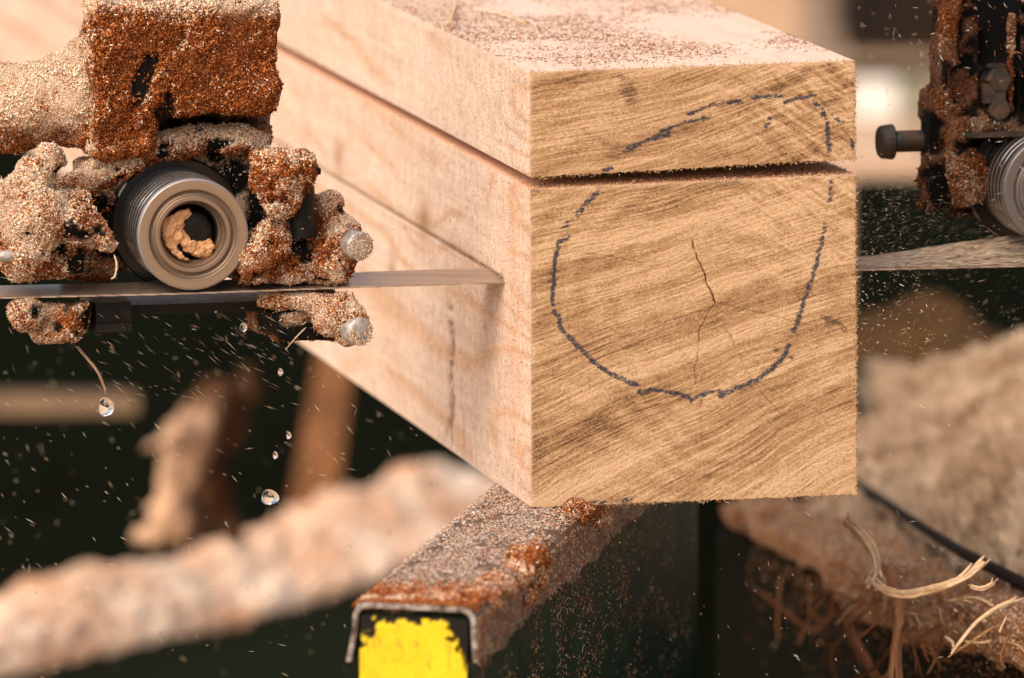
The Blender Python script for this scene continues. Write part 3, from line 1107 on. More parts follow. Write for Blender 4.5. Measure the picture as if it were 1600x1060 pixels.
# dark column, and a black block added to keep the recess dark
mb = MB().boxpx(244, 140, 424, 222, 0.137, 0.155).boxpx(244, 200, 428, 222, 0.126, 0.15).boxpx(386, 190, 426, 230, 0.105, 0.2)
coated('recess_block', mb, guide, 0.003, 0.0012, 90, 900, lambda px, py, n: 0.8 + 0 * px, [(320, 204, 90, 24, 0)], 1, 25)

# bracket: cream-topped arch over the roller
mb = MB()
arch = [(70, 330, .10), (120, 293, .10), (170, 262, .105), (222, 238, .11), (275, 224, .115), (330, 218, .115), (385, 218, .11), (418, 226, .11)]
mb.tube([PA(np.array(float(x)), np.array(float(y)), a_) for x, y, a_ in arch], [0.012, 0.011, 0.011, 0.0105, 0.010, 0.0095, 0.009, 0.010], 12)
mb.boxpx(128, 246, 420, 425, 0.135, 0.17)
mb.boxpx(225, 232, 425, 300, 0.128, 0.16)
mb.boxpx(395, 290, 470, 430, 0.115, 0.16)
mb.boxpx(110, 300, 180, 440, 0.12, 0.16)
mb.boxpx(365, 240, 430, 440, 0.12, 0.16)


def rust_arch(px, py, n):
    return 0.18 + 0.5 * sstep(-0.1, -0.5, n[:, 2]) + 0.55 * sstep(60, 180, px) * (1 - sstep(150, 215, px)) * sstep(262, 290, py) + 0.15 * sstep(350, 420, px)


coated('bracket', mb, guide, 0.0028, 0.0028, 80, 42000, rust_arch, [(146, 322, 38, 24, -20), (335, 245, 22, 14, 10), (370, 275, 32, 34, 0), (170, 370, 30, 50, 0), (400, 330, 22, 50, 0)], 2, 27, 1.0, 1.0, 0.635)

# left clamp: knob, body and nose
mb = MB()
mb.sphere(PA(np.array(74.0), np.array(254.0), 0.075), 0.0115)
mb.tube([PA(np.array(62.0), np.array(262.0), 0.08), PA(np.array(30.0), np.array(310.0), 0.08)], 0.013, 12)
mb.boxpx(14, 300, 140, 440, 0.072, 0.14)
mb.sphere(PA(np.array(60.0), np.array(345.0), 0.07), 0.020)
mb.sphere(PA(np.array(110.0), np.array(350.0), 0.068), 0.014)
mb.sphere(PA(np.array(40.0), np.array(400.0), 0.068), 0.014)
mb.tube([PA(np.array(130.0), np.array(350.0), 0.07), PA(np.array(160.0), np.array(378.0), 0.068), PA(np.array(180.0), np.array(392.0), 0.066)], [0.011, 0.008, 0.005], 10)


def rust_cl(px, py, n):
    return 0.08 + 0.34 * sstep(0.40, 0.65, fbm(px / 28, py / 28, 0, 14, 3)) + 0.35 * sstep(70, 120, px) - 0.25 * np.clip(n[:, 2], 0, 1) + 0.25 * np.exp(-ell(px, py, 90, 400, 40, 30) ** 2)


coated('clamp_block', mb, guide, 0.0028, 0.0038, 75, 26000, rust_cl, [(124, 418, 26, 30, 0), (122, 366, 26, 13, 20), (92, 268, 9, 14, 30), (160, 420, 24, 26, 0), (98, 390, 10, 14, 0)], 2, 29, 1.0, 1.0, 0.635)
mb = MB()
mb.lathe(PA(np.array(-30.0), np.array(402.0), 0.06), RX, [(0, 0.0001), (0, 0.0036), (0.018, 0.0036), (0.0195, 0.003), (0.0195, 0.0001)], 24)
mb.build('clamp_pin', M['zinc'], guide, True)

# right clamp: caked bolt, threaded shank and foot
mb = MB()
mb.boxpx(408, 248, 488, 310, 0.060, 0.10)
mb.sphere(PA(np.array(432.0), np.array(272.0), 0.055), 0.0150)
mb.sphere(PA(np.array(470.0), np.array(262.0), 0.055), 0.0115)
mb.sphere(PA(np.array(440.0), np.array(310.0), 0.058), 0.0120)
mb.sphere(PA(np.array(496.0), np.array(268.0), 0.056), 0.0055)
coated('bolt_head', mb, guide, 0.0026, 0.0032, 80, 13000, lambda px, py, n: 0.44 + 0.45 * sstep(0.4, 0.62, fbm(px / 22, py / 22, 0, 15, 3)) - 0.35 * np.clip(n[:, 2], 0, 1) + 0.3 * sstep(450, 495, px), [(502, 276, 12, 24, 0)], 2, 31, 1.0, 1.0, 0.635)
# thread
mb = MB()
p0, p1 = PA(np.array(470.0), np.array(292.0), 0.072), PA(np.array(474.0), np.array(372.0), 0.072)
ax_ = (p1 - p0)
ln_ = np.linalg.norm(ax_)
pr = [(0, 0.0001)]
for k_ in range(26):
    pr += [(ln_ * k_ / 26, 0.0086), (ln_ * (k_ + 0.5) / 26, 0.0077)]
pr += [(ln_, 0.0001)]
mb.lathe(p0, ax_, pr, 32)
mb.build('threaded_shank', M['black'], guide, True)
mb = MB()
mb.hexa([PA(np.array(x), np.array(y), a_) for x, y, a_ in ((372., 443., .072), (548., 438., .072), (548., 438., .12), (372., 443., .12), (412., 372., .076), (520., 368., .076), (520., 368., .12), (412., 372., .12))])
mb.boxpx(488, 318, 532, 420, 0.085, 0.13)
mb.sphere(PA(np.array(515.0), np.array(326.0), 0.085), 0.0105)
mb.sphere(PA(np.array(535.0), np.array(368.0), 0.08), 0.0120)
mb.sphere(PA(np.array(520.0), np.array(410.0), 0.075), 0.0145)
mb.sphere(PA(np.array(425.0), np.array(378.0), 0.074), 0.0130)
mb.sphere(PA(np.array(400.0), np.array(410.0), 0.07), 0.0130)
mb.tube([PA(np.array(530.0), np.array(384.0), 0.09), PA(np.array(540.0), np.array(382.0), 0.064)], 0.0096, 16)


def rust_ft(px, py, n):
    return 0.70 + 0.6 * (fbm(px / 24, py / 24, 0, 16, 3) - 0.5) * 2 - 0.4 * np.clip(n[:, 2], 0, 1) - 0.3 * np.exp(-ell(px, py, 515, 325, 34, 30) ** 2) - 0.25 * sstep(425, 445, py)


coated('clamp_foot', mb, guide, 0.0026, 0.0036, 80, 24000, rust_ft, [(468, 376, 18, 30, 0), (478, 398, 14, 16, 0)], 2, 33, 1.0, 1.0, 0.635)
mb = MB()
mb.lathe(PA(np.array(544.0), np.array(380.0), 0.072), -AX + RX * 0.25, [(0, 0.0001), (0, 0.0088), (0.0165, 0.0088), (0.0180, 0.0078), (0.0180, 0.0001)], 32)
mb.build('bolt_end', M['zinc'], guide, True)
n = 260
th_, rr_ = rng.uniform(0, 6.28, n), 0.0088 * np.sqrt(rng.random(n))
dirn = (-AX + RX * 0.25) / np.linalg.norm(-AX + RX * 0.25)
e1_ = np.cross(dirn, ZX)
e2_ = np.cross(e1_, dirn)
pp = PA(np.array(544.0), np.array(380.0), 0.072) + dirn * 0.0182 + (rr_ * np.cos(th_))[:, None] * e1_ + (rr_ * np.sin(th_))[:, None] * e2_
grain_obj('bolt_dust', pp, np.tile(dirn, (n, 1)), 0.0012, 0.0008, pick(PALE, n), guide)

# lower halves below the blade
mb = MB()
mb.hexa([PA(np.array(x), np.array(y), a_) for x, y, a_ in ((60., 535., .075), (140., 522., .075), (140., 522., .13), (60., 535., .13), (12., 478., .075), (150., 474., .075), (150., 474., .13), (12., 478., .13))])
mb.sphere(PA(np.array(108.0), np.array(508.0), 0.072), 0.0115)
mb.sphere(PA(np.array(40.0), np.array(492.0), 0.074), 0.0110)
coated('lower_clamp', mb, guide, 0.0028, 0.0034, 80, 14000, lambda px, py, n: 0.30 + 0.55 * np.exp(-ell(px, py, 106, 500, 26, 16) ** 2) + 0.2 * (fbm(px / 20, py / 20, 0, 17, 3) - 0.5), [(145, 500, 22, 30, 0), (90, 512, 12, 10, 0), (118, 522, 10, 7, 0)], 2, 35, 1.0, 1.0, 0.635)
mb = MB().boxpx(150, 472, 205, 522, 0.085, 0.14).boxpx(200, 470, 440, 493, 0.10, 0.15).boxpx(150, 505, 206, 520, 0.08, 0.085)
mb.build('lower_plate', M['black'], guide)
mb = MB()
mb.hexa([PA(np.array(x), np.array(y), a_) for x, y, a_ in ((430., 536., .075), (528., 534., .075), (500., 528., .14), (385., 512., .14), (425., 486., .075), (528., 482., .075), (500., 462., .14), (385., 470., .14))])
mb.boxpx(440, 460, 535, 488, 0.085, 0.13)
coated('lower_foot', mb, guide, 0.0026, 0.0014, 80, 5200, lambda px, py, n: 0.55 + 0.3 * sstep(500, 530, py) - 0.3 * np.clip(n[:, 2], 0, 1), [(470, 520, 60, 22, -2), (450, 482, 42, 7, -4), (420, 500, 30, 26, 0), (505, 462, 40, 8, 0)], 1, 37)
mb = MB()
mb.tube([PA(np.array(x), np.array(y), a_) for x, y, a_ in ((405., 470., .085), (440., 469., .078), (480., 472., .074), (515., 482., .070))], [0.004, 0.0055, 0.006, 0.009], 10)
mb.sphere(PA(np.array(532.0), np.array(488.0), 0.068), 0.0112)
mb.sphere(PA(np.array(548.0), np.array(500.0), 0.066), 0.0100)
mb.sphere(PA(np.array(544.0), np.array(528.0), 0.064), 0.0068)
mb.sphere(PA(np.array(516.0), np.array(500.0), 0.068), 0.0095)
coated('dust_clot', mb, guide, 0.0024, 0.0028, 90, 13000, lambda px, py, n: 0.36 + 0.35 * (fbm(px / 18, py / 18, 0, 18, 3) - 0.5) - 0.2 * np.clip(n[:, 2], 0, 1), [], 2, 39)
mb = MB()
mb.lathe(PA(np.array(542.0), np.array(513.0), 0.070), -AX + RX * 0.3, [(0, 0.0001), (0, 0.0086), (0.0165, 0.0086), (0.018, 0.0074), (0.018, 0.0001)], 32)
mb.build('bolt_end', M['zinc'], guide, True)


n = 170
dirn = (-AX + RX * 0.3) / np.linalg.norm(-AX + RX * 0.3)
e1_ = np.cross(dirn, ZX)
e2_ = np.cross(e1_, dirn)
th_, rr_ = rng.uniform(2.6, 6.6, n), 0.0084 * rng.random(n) ** 0.3
pp = PA(np.array(542.0), np.array(513.0), 0.070) + dirn * 0.0182 + (rr_ * np.cos(th_))[:, None] * e1_ + (rr_ * np.sin(th_))[:, None] * e2_
grain_obj('bolt_dust', pp, np.tile(dirn, (n, 1)), 0.0014, 0.0009, pick(PALE, n), guide)


# roller
def noise1(x, seed):
    return float(vn(np.array(x), 0.37, 0, seed))


def make_roller(parent, fx, fy, a_front, R, dusty=True):
    """flanged guide roller whose front ring is centred on the photo pixel; axis parallel to the timber"""
    c = PA(np.array(float(fx)), np.array(float(fy)), a_front)
    root = empty_part('guide_roller', c, parent)
    L_ = 0.061
    k = R / 0.0335
    # grooved body and flange (dark bright-turned steel)
    pr = []
    kd = 1.0 if dusty else 0.6
    def col(v, t=(1.0, 0.95, 0.92)):
        return tuple(v * kd * q for q in t)
    pr.append((0.004, R * 0.985, col(0.12)))
    zz = 0.004
    for i in range(6):
        base = 0.22 + 0.30 * noise1(i * 1.7, 5)
        pr += [(zz, R * 0.985, col(base)), (zz + 0.0005, R * 0.995, col(base + 0.2)), (zz + 0.0035, R * 0.995, col(base + 0.2)), (zz + 0.0038, R * 0.93, col(0.01)), (zz + 0.0069, R * 0.93, col(0.01)), (zz + 0.0072, R * 0.985, col(0.05))]  # ridge highlights and groove shade put into the colour
        zz += 0.0075
    pr += [(zz, R * 0.99, col(0.35)), (L_ - 0.006, R * 0.99, col(0.06)), (L_ - 0.006, R * 1.155, col(0.035)), (L_ - 0.005, R * 1.185, col(0.07)), (L_ + 0.004, R * 1.185, col(0.04)), (L_ + 0.0055, R * 1.15, col(0.12)), (L_ + 0.0055, R * 0.4, col(0.08))]
    mb = MB().lathe(c, AX, pr, 128)
    o1 = mb.build('roller_body', M['turned'], root, False)
    # front ring, tan with smeared dust
    prof = []
    steps = 110
    def dcol(rad):
        t = noise1(rad * 1400, 3) * 0.5 + noise1(rad * 3600, 4) * 0.3
        v = 0.50 + 0.75 * t
        q = rad / R
        v *= 1 - 0.45 * math.exp(-((q - 0.74) / 0.035) ** 2) - 0.6 * math.exp(-((q - 0.585) / 0.02) ** 2) + 0.25 * math.exp(-((q - 0.9) / 0.05) ** 2)
        g_ = max(0.0, min(1.0, (q - 0.955) / 0.03))
        return tuple((1 - g_) * z1 * v + g_ * z2 for z1, z2 in ((0.37, 0.42), (0.262, 0.41), (0.178, 0.42)))
    shape = [(0.004, 1.0), (0.0012, 0.995), (0.0, 0.972), (0.0, 0.80), (0.0016, 0.775), (0.0022, 0.74), (0.0016, 0.70), (0.0, 0.675), (0.0, 0.60), (0.0025, 0.565), (0.006, 0.545), (0.010, 0.54), (0.012, 0.50), (0.024, 0.49)]
    ds = np.concatenate([[0], np.cumsum([math.hypot(shape[i + 1][0] - shape[i][0], R * (shape[i + 1][1] - shape[i][1])) for i in range(len(shape) - 1)])])
    for s in np.linspace(0, ds[-1], steps):
        z_ = np.interp(s, ds, [q[0] for q in shape])
        r_ = np.interp(s, ds, [q[1] for q in shape]) * R
        c_ = dcol(r_) if dusty else tuple(q * 0.5 for q in (0.30, 0.27, 0.25))
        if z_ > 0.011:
            c_ = tuple(q * 0.35 for q in c_)  # shadow deep in the bore painted into the colour
        prof.append((z_, r_, c_))
    mb = MB().lathe(c, AX, prof, 128)
    o2 = mb.build('roller_face', M['dusty'], root, True)
    # axle bolt in the bore
    mb = MB().lathe(c + AX * 0.024, -AX, [(0, 0.0001), (0, R * 0.49), (0.002, R * 0.47), (0.002, 0.0001)], 64)
    mb.build('bearing_shield', M['black'], root, True)
    mb = MB().lathe(c + AX * 0.023 - RX * 0.0 + ZX * -0.0005, -AX, [(0, 0.0001), (0, R * 0.415), (0.010, R * 0.415), (0.0125, R * 0.385), (0.0130, R * 0.30), (0.0132, 0.0001)], 48)
    mb.build('axle_bolt', M['black'], root, True)
    return root, c


def empty_part(name, p, parent):
    o = bpy.data.objects.new(name, None)
    o.empty_display_size = 0.02
    COL.objects.link(o)
    o.parent = parent
    o.location = np.asarray(p) - wloc(parent)
    return o


AF = AK - 0.004
RR = 87.2 / 2600 * 1.011
roller, rc = make_roller(guide, 302, 367, AF, RR)
# rust-coloured clot of dust stuck on the axle bolt
cl = [(253, 340), (269, 336), (296, 326), (302, 333), (287, 348), (288, 364), (298, 376), (313, 378), (329, 373), (337, 387), (323, 404), (307, 399), (292, 392), (283, 382), (277, 380), (276, 390), (286, 400), (300, 408), (284, 406), (266, 394), (260, 384), (255, 368), (250, 353)]
mb = MB()
fr = [PA(np.array(float(x)), np.array(float(y)), AF + 0.0065) for x, y in cl]
bk = [PA(np.array(float(x)), np.array(float(y)), AF + 0.0135) for x, y in cl]
k_ = len(cl)
mb.add(fr + bk, [list(range(k_))] + [list(range(2 * k_ - 1, k_ - 1, -1))] + [[i, k_ + i, k_ + (i + 1) % k_, (i + 1) % k_] for i in range(k_)])
V, T = remesh(mb, 0.0007)
V = smooth_mesh(V, T, 3)
N = vnormals(V, T)
h = fbm(V[:, 0] * 260, V[:, 1] * 260, V[:, 2] * 260, 3, 4) - 0.5
h = h + 0.6 * (fbm(V[:, 0] * 900, V[:, 1] * 900, V[:, 2] * 900, 8, 3) - 0.5)
V = V + N * (h * 0.0042)[:, None]
cc = lerp((0.50, 0.25, 0.115), (0.63, 0.36, 0.19), np.clip(h * 2 + 0.5, 0, 1))
obj('dust_clot', V, T, M['dust'], guide, cc, True)

# fibres hanging from the guide
strand('hanging_fibre', [PA(np.array(118.0), np.array(541.0), 0.085), PA(np.array(135.0), np.array(560.0), 0.083), PA(np.array(151.0), np.array(580.0), 0.08), PA(np.array(160.0), np.array(600.0), 0.08), PA(np.array(166.0), np.array(618.0), 0.08)], 0.0014, None, None, None, (0.42, 0.28, 0.18), parent=guide)
strand('hanging_fibre', [PA(np.array(178.0), np.array(398.0), 0.062), PA(np.array(182.0), np.array(412.0), 0.061), PA(np.array(180.0), np.array(430.0), 0.061), PA(np.array(174.0), np.array(436.0), 0.061)], 0.0007, None, None, None, (0.62, 0.5, 0.38), parent=guide)
strand('hanging_fibre', [PA(np.array(478.0), np.array(512.0), 0.066), PA(np.array(462.0), np.array(528.0), 0.064), PA(np.array(446.0), np.array(547.0), 0.063)], 0.0006, None, None, None, (0.45, 0.33, 0.22), parent=guide)
strand('hanging_fibre', [PA(np.array(552.0), np.array(478.0), 0.066), PA(np.array(553.0), np.array(466.0), 0.064), PA(np.array(550.0), np.array(456.0), 0.063)], 0.0008, None, None, None, (0.30, 0.13, 0.05), parent=guide)

# ================================================================== RIGHT BLADE GUIDE
AR = AK + 0.02
rg = empty('blade_guide', PA(np.array(1560.0), np.array(420.0), AR), 'right blade guide of dark rusty steel with bright grooved roller and side bolt', 'blade guide')


def rust_r(px, py, n):
    return 0.80 + 0.25 * (fbm(px / 26, py / 26, 0, 19, 3) - 0.5) * 2


mb = MB().boxpx(1490, -40, 1690, 200, AR + 0.02, AR + 0.055)
mb.boxpx(1466, -40, 1506, 175, AR + 0.03, AR + 0.05)
mb.boxpx(1448, 140, 1510, 330, AR + 0.03, AR + 0.055).boxpx(1500, 180, 1690, 225, AR + 0.0, AR + 0.04)
mb.boxpx(1496, 190, 1690, 345, AR + 0.05, AR + 0.08)
mb.boxpx(1520, 40, 1536, 180, AR + 0.012, AR + 0.03).boxpx(1590, -40, 1604, 190, AR + 0.008, AR + 0.03).boxpx(1530, 100, 1690, 112, AR + 0.012, AR + 0.03)
mb.boxpx(1474, -40, 1486, 160, AR + 0.012, AR + 0.05)
coated('guide_body', mb, rg, 0.0026, 0.0030, 70, 17000, rust_r, [(1560, 60, 46, 120, 0), (1580, 150, 60, 50, 0), (1450, 210, 26, 40, 0), (1462, 290, 24, 36, 0), (1540, 260, 36, 50, 0), (1570, 310, 70, 40, 0)], 1, 51, 1.0, 0.42, 0.57)
# clinging rusty drips of sawdust
mb = MB()
for pts, r_ in (([(1482, -10), (1478, 60), (1476, 110), (1474, 155)], 0.0045), ([(1492, 0), (1486, 50), (1490, 100)], 0.004), ([(1466, 160), (1474, 180), (1480, 186)], 0.004), ([(1500, 190), (1498, 240), (1504, 290), (1512, 320)], 0.008), ([(1520, 240), (1526, 280), (1520, 312)], 0.007), ([(1581, 20), (1580, 90), (1579, 175)], 0.0022), ([(1478, 165), (1500, 175)], 0.004)):
    mb.tube([PA(np.array(float(x)), np.array(float(y)), AR + 0.012) for x, y in pts], r_, 10)
coated('dust_drips', mb, rg, 0.0024, 0.003, 90, 7000, lambda px, py, n: 0.72 + 0 * px, [(1474, 120, 14, 26, 0), (1502, 230, 16, 20, 30)], 1, 53, 0.9, 0.5)
for (x, y, r_) in ((1553, 122, 0.0085), (1553, 168, 0.0070)):
    mb = MB().lathe(PA(np.array(float(x)), np.array(float(y)), AR + 0.022), -AX, [(0, 0.0001), (0, r_ * 1.25), (0.004, r_ * 1.25), (0.004, r_), (0.013, r_), (0.015, r_ * 0.85), (0.015, 0.0001)], 6 if y < 150 else 24)
    mb.build('nut', M['rustblack'], rg)
mb = MB().boxpx(1536, 132, 1572, 162, AR + 0.008, AR + 0.022).boxpx(1510, 206, 1600, 216, AR - 0.004, AR + 0.0)
mb.build('lock_plate', M['rustblack'], rg)
# the bolt sticking out to the left
p0 = PA(np.array(1452.0), np.array(220.0), AR + 0.05)
lr = -RX
mb = MB().lathe(p0, lr, [(0, 0.0001), (0, 0.0068), (0.020, 0.0068), (0.0235, 0.0062), (0.0235, 0.0108), (0.0245, 0.0112), (0.0310, 0.0104), (0.0325, 0.009), (0.0325, 0.0001)], 20)
mb.build('side_bolt', M['rustblack'], rg)
make_roller(rg, 1650, 297, AR - 0.03, RR, False)

# ================================================================== BED RAIL under the timber (steel cover, yellow plug)
zr = ZB - 0.0012
EL_, ER_ = PZ(np.array(551.0), np.array(940.0), zr), PZ(np.array(744.0), np.array(950.0), zr)
FA_ = PZ(np.array(768.0), np.array(757.0), zr)
u = FA_ - EL_
u /= np.linalg.norm(u)
e = ER_ - EL_
WR = np.linalg.norm(e)
e /= WR
rail = empty('bed_rail', (EL_ + ER_) / 2 - ZX * 0.30, 'green bed rail with steel cover and yellow end plug, dusted with sawdust', 'rail')
LR = 0.80


def prof_u(w, rad, drop_l, drop_r, t, n=7):
    """rounded U profile (outer then inner), x across 0..w, z down"""
    def arc(cx, cz, r, a0, a1):
        return [(cx + r * math.cos(a), cz + r * math.sin(a)) for a in np.linspace(a0, a1, n)]
    out = [(-0.004, -drop_l)] + [(0, -rad - 0.006)] + arc(rad, -rad, rad, math.pi, math.pi / 2) + arc(w - rad, -rad, rad, math.pi / 2, 0) + [(w, -rad - 0.006), (w + 0.001, -drop_r)]
    inn = [(-0.004 + t, -drop_l)] + [(t, -rad - 0.006)] + arc(rad, -rad, rad - t, math.pi, math.pi / 2) + arc(w - rad, -rad, rad - t, math.pi / 2, 0) + [(w - t, -rad - 0.006), (w + 0.001 - t, -drop_r)]
    return out, inn


out, inn = prof_u(WR, 0.009, 0.034, 0.034, 0.0030)
prof = out + inn[::-1]
ns = 220
ss = np.linspace(0, LR, ns)
V = []
for s in ss:
    # dented cover edges
    for i, (x, z) in enumerate(prof):
        dz = 0.0
        if z < -0.02:
            dz = (float(vn(np.array(s * 26), 0.3 + (x > 0.03), 0, 77)) - 0.5) * 0.010 + (float(vn(np.array(s * 90), 0.7, 0, 79)) - 0.5) * 0.003
        V.append(EL_ + u * s + e * x + ZX * (z + dz))
npf = len(prof)
f = []
for k_ in range(ns - 1):
    for i in range(npf):
        j = (i + 1) % npf
        f.append([k_ * npf + i, k_ * npf + j, (k_ + 1) * npf + j, (k_ + 1) * npf + i])
no = len(out)
for i in range(no - 1):
    a_, b_ = i, i + 1
    c_, d_ = npf - 1 - (i + 1), npf - 1 - i
    f.append([a_, d_, c_, b_])
cover = obj('steel_cover', V, f, M['cover'], rail, None, False)
cover.data.materials.append(simple_mat('dirty cut steel', (0.07, 0.045, 0.03), (0.40, 0.36, 0.33), 160, 0.5, 0.5, 0.3, 0.0006, 0.5, (0.35, 0.6)))
for k_ in range(no - 1):
    cover.data.polygons[len(f) - 1 - k_].material_index = 1
# tube
tw = 0.0048
mb = MB()
TZ0, TZ1 = -0.30, -0.0065
p8 = [EL_ + e * x + u * s + ZX * z for z in (TZ0, TZ1) for (x, s) in ((tw, 0.006), (WR - tw, 0.006), (WR - tw, LR), (tw, LR))]
mb.hexa(p8)
tube = mb.build('rail_tube', M['green'], rail)
# yellow plug with torn black rim
nu, nv = 150, 220
xx, zz = np.meshgrid(np.linspace(tw, WR - tw, nu), np.linspace(-0.0070, -0.20, nv), indexing='ij')
pb = EL_ + u * 0.0 + e * xx[..., None] + ZX * zz[..., None]
X_, Z_ = xx / WR, -zz
edge = Z_ - 0.0105 - 0.012 * sstep(0.25, 0.03, X_) - 0.018 * sstep(0.72, 0.93, X_) + 0.02 * np.exp(-((X_ - 0.5) / 0.22) ** 2) * 0.25
edge = edge + (fbm(xx * 160, zz * 160, 0, 5, 3) - 0.5) * 0.026
blk = 1 - sstep(-0.001, 0.0015, edge)
sidek = sstep(0.90, 0.93, X_ + (fbm(zz * 130, xx * 60, 0, 6, 3) - 0.5) * 0.14) * (1 - sstep(0.030, 0.040, Z_))
blk = np.maximum(blk, sidek)
yel = lerp((0.66, 0.47, 0.014), (0.74, 0.56, 0.024), fbm(xx * 60, zz * 60, 0, 7, 4))
dirt = sstep(0.55, 0.75, fbm(xx * 70, zz * 30, 0, 8, 4))
yel = lerp(yel, (0.36, 0.24, 0.04), dirt * 0.6)
yel = lerp(yel, (0.20, 0.12, 0.03), 0.35 * sstep(0.68, 0.76, fbm(xx * 260, zz * 90, 0, 18, 3)))
cyl = lerp(yel, (0.012, 0.010, 0.009), blk)
pb = pb - u * (0.0035 * (1 - blk) + 0.0012 * (fbm(xx * 90, zz * 90, 0, 9, 3)))[..., None]
obj('end_plug', pb.reshape(-1, 3), grid_faces(nu, nv, 0), M['chip'], rail, cyl.reshape(-1, 3), True)
mb = MB()
p8 = [EL_ + e * x + u * s + ZX * z for z in (-0.20, -0.0072) for (x, s) in ((tw + 0.0002, 0.0006), (WR - tw - 0.0002, 0.0006), (WR - tw - 0.0002, 0.0059), (tw + 0.0002, 0.0059))]
mb.hexa(p8).build('plug_core', M['black'], rail)

# dust on the cover: dense pale grit in the middle, red crust at the near end and along the right arris
n = 26000
s, x = rng.random(n) * 0.65, rng.random(n)
red = sstep(0.10, 0.03, s) + 0.9 * np.exp(-((s - 0.17) / 0.05) ** 2) * sstep(0.78, 0.92, x) + 0.9 * np.exp(-((s - 0.37) / 0.05) ** 2) * sstep(0.7, 0.9, x)
dn = fbm(x * 8, s * 60, 0, 15, 3) + 0.1
keep = rng.random(n) < np.clip(sstep(0.30, 0.62, dn) + red, 0, 1)
s, x, red = s[keep], x[keep], red[keep]
n = len(s)
zoff = -0.0028 * np.clip((np.abs(x - 0.5) - 0.42) / 0.08, 0, 1) ** 2
p = EL_ + u * s[:, None] + e * (x * WR)[:, None] + ZX * zoff[:, None]
pal = np.array([(0.62, 0.52, 0.44), (0.50, 0.40, 0.33), (0.72, 0.60, 0.48), (0.40, 0.31, 0.27), (0.55, 0.33, 0.20), (0.30, 0.22, 0.19), (0.46, 0.20, 0.09)])
c = np.where((rng.random(n) < red)[:, None], pick(RUST, n) * 1.5, pick(pal, n))
grain_obj('sawdust_crust', p, np.tile(ZX, (n, 1)), rng.gamma(4, 0.00042, n) + 0.0006, rng.uniform(0.0006, 0.0013, n), np.clip(c, 0, 0.8), cover, 0.35, 0.35)
# red crusts as lumps
mb = MB()


def railp(s, x, z):
    return EL_ + u * s + e * (x * WR) + ZX * z


for s, x, z, r_ in ((0.015, 0.15, -0.003, .007), (0.02, 0.35, -0.004, .008), (0.03, 0.55, -0.004, .009), (0.025, 0.75, -0.003, .008), (0.055, 0.30, -0.005, .008), (0.06, 0.62, -0.005, .008), (0.05, 0.9, -0.004, .008), (0.09, 0.93, -0.003, .008)):
    mb.sphere(railp(s, x, z), r_, None, 14, 9, (1.7, 1.7, 0.75))
coated('sawdust_crust', mb, cover, 0.0022, 0.0028, 90, 9000, lambda px, py, n: 0.68 - 0.3 * sstep(0.5, 0.7, fbm(px / 22, py / 22, 0, 31, 3)), [], 2, 61, 1.0, 1.2)
for sd_, lst in ((63, ((0.14, 0.97, -0.004, .009), (0.165, 0.98, -0.001, .011), (0.19, 0.97, -0.005, .010), (0.17, 1.02, -0.012, .008), (0.15, 1.03, -0.018, .006))), (64, ((0.34, 0.95, 0.0, .009), (0.37, 0.99, 0.003, .011), (0.40, 1.0, 0.0, .010), (0.43, 1.03, 0.002, .009), (0.38, 1.04, -0.010, .008)))):
    mb = MB()
    for s, x, z, r_ in lst:
        mb.sphere(railp(s, x, z), r_, None, 14, 9, (1.1, 1.1, 0.9))
    coated('sawdust_crust', mb, cover, 0.0022, 0.003, 100, 6500, lambda px, py, n: 0.66 + 0.3 * (fbm(px / 16, py / 16, 0, 32, 3) - 0.5), [], 2, sd_, 1.0, 1.15)
# dust specks stuck on the cover side and on the green tube side
n = 24000
s = rng.random(n) ** 1.5 * 0.78
z = -rng.random(n) ** 1.3 * 0.24 - 0.006
dn = fbm(s * 24, z * 60, 0, 35, 4)
keep = rng.random(n) < sstep(0.30, 0.80, dn + 0.24 * (z > -0.036))
s, z = s[keep], z[keep]
n = len(s)
onc = z > -0.034
p = EL_ + u * s[:, None] + e * np.where(onc, WR + 0.0008, WR - tw + 0.0003)[:, None] + ZX * z[:, None]
c = np.where((rng.random(n) < 0.25)[:, None], pick(RUST, n), np.where((rng.random(n) < 0.5)[:, None], pick(PINK, n), pick(PALE, n) * 0.8))
V, Fc = grains_arrays(p, np.tile(e, (n, 1)), rng.gamma(2, 0.0005, n) + 0.0005, rng.uniform(0.0004, 0.0010, n), None, 0.3, 0.25)
o = obj('sawdust_specks', V, Fc, M['dust'], tube, np.repeat(c, 6, axis=0))
o['kind'] = 'stuff'


# ================================================================== LOOSE SAWDUST SHEETS
def spline_rows(rows, nu, nv):
    """rows of world points -> smooth grid"""
    R = np.array(rows)                     # (m,k,3)
    def res(A, n):
        m = len(A)
        t = np.linspace(0, m - 1, n)
        i = np.clip(t.astype(int), 0, m - 2)
        f = (t - i).reshape((-1,) + (1,) * (A.ndim - 1))
        p0, p1, p2, p3 = A[np.clip(i - 1, 0, None)], A[i], A[i + 1], A[np.clip(i + 2, None, m - 1)]
        return 0.5 * ((2 * p1) + (-p0 + p2) * f + (2 * p0 - 5 * p1 + 4 * p2 - p3) * f ** 2 + (-p0 + 3 * p1 - 3 * p2 + p3) * f ** 3)
    G = res(R, nu)
    G = np.swapaxes(res(np.swapaxes(G, 0, 1), nv), 0, 1)
    return G


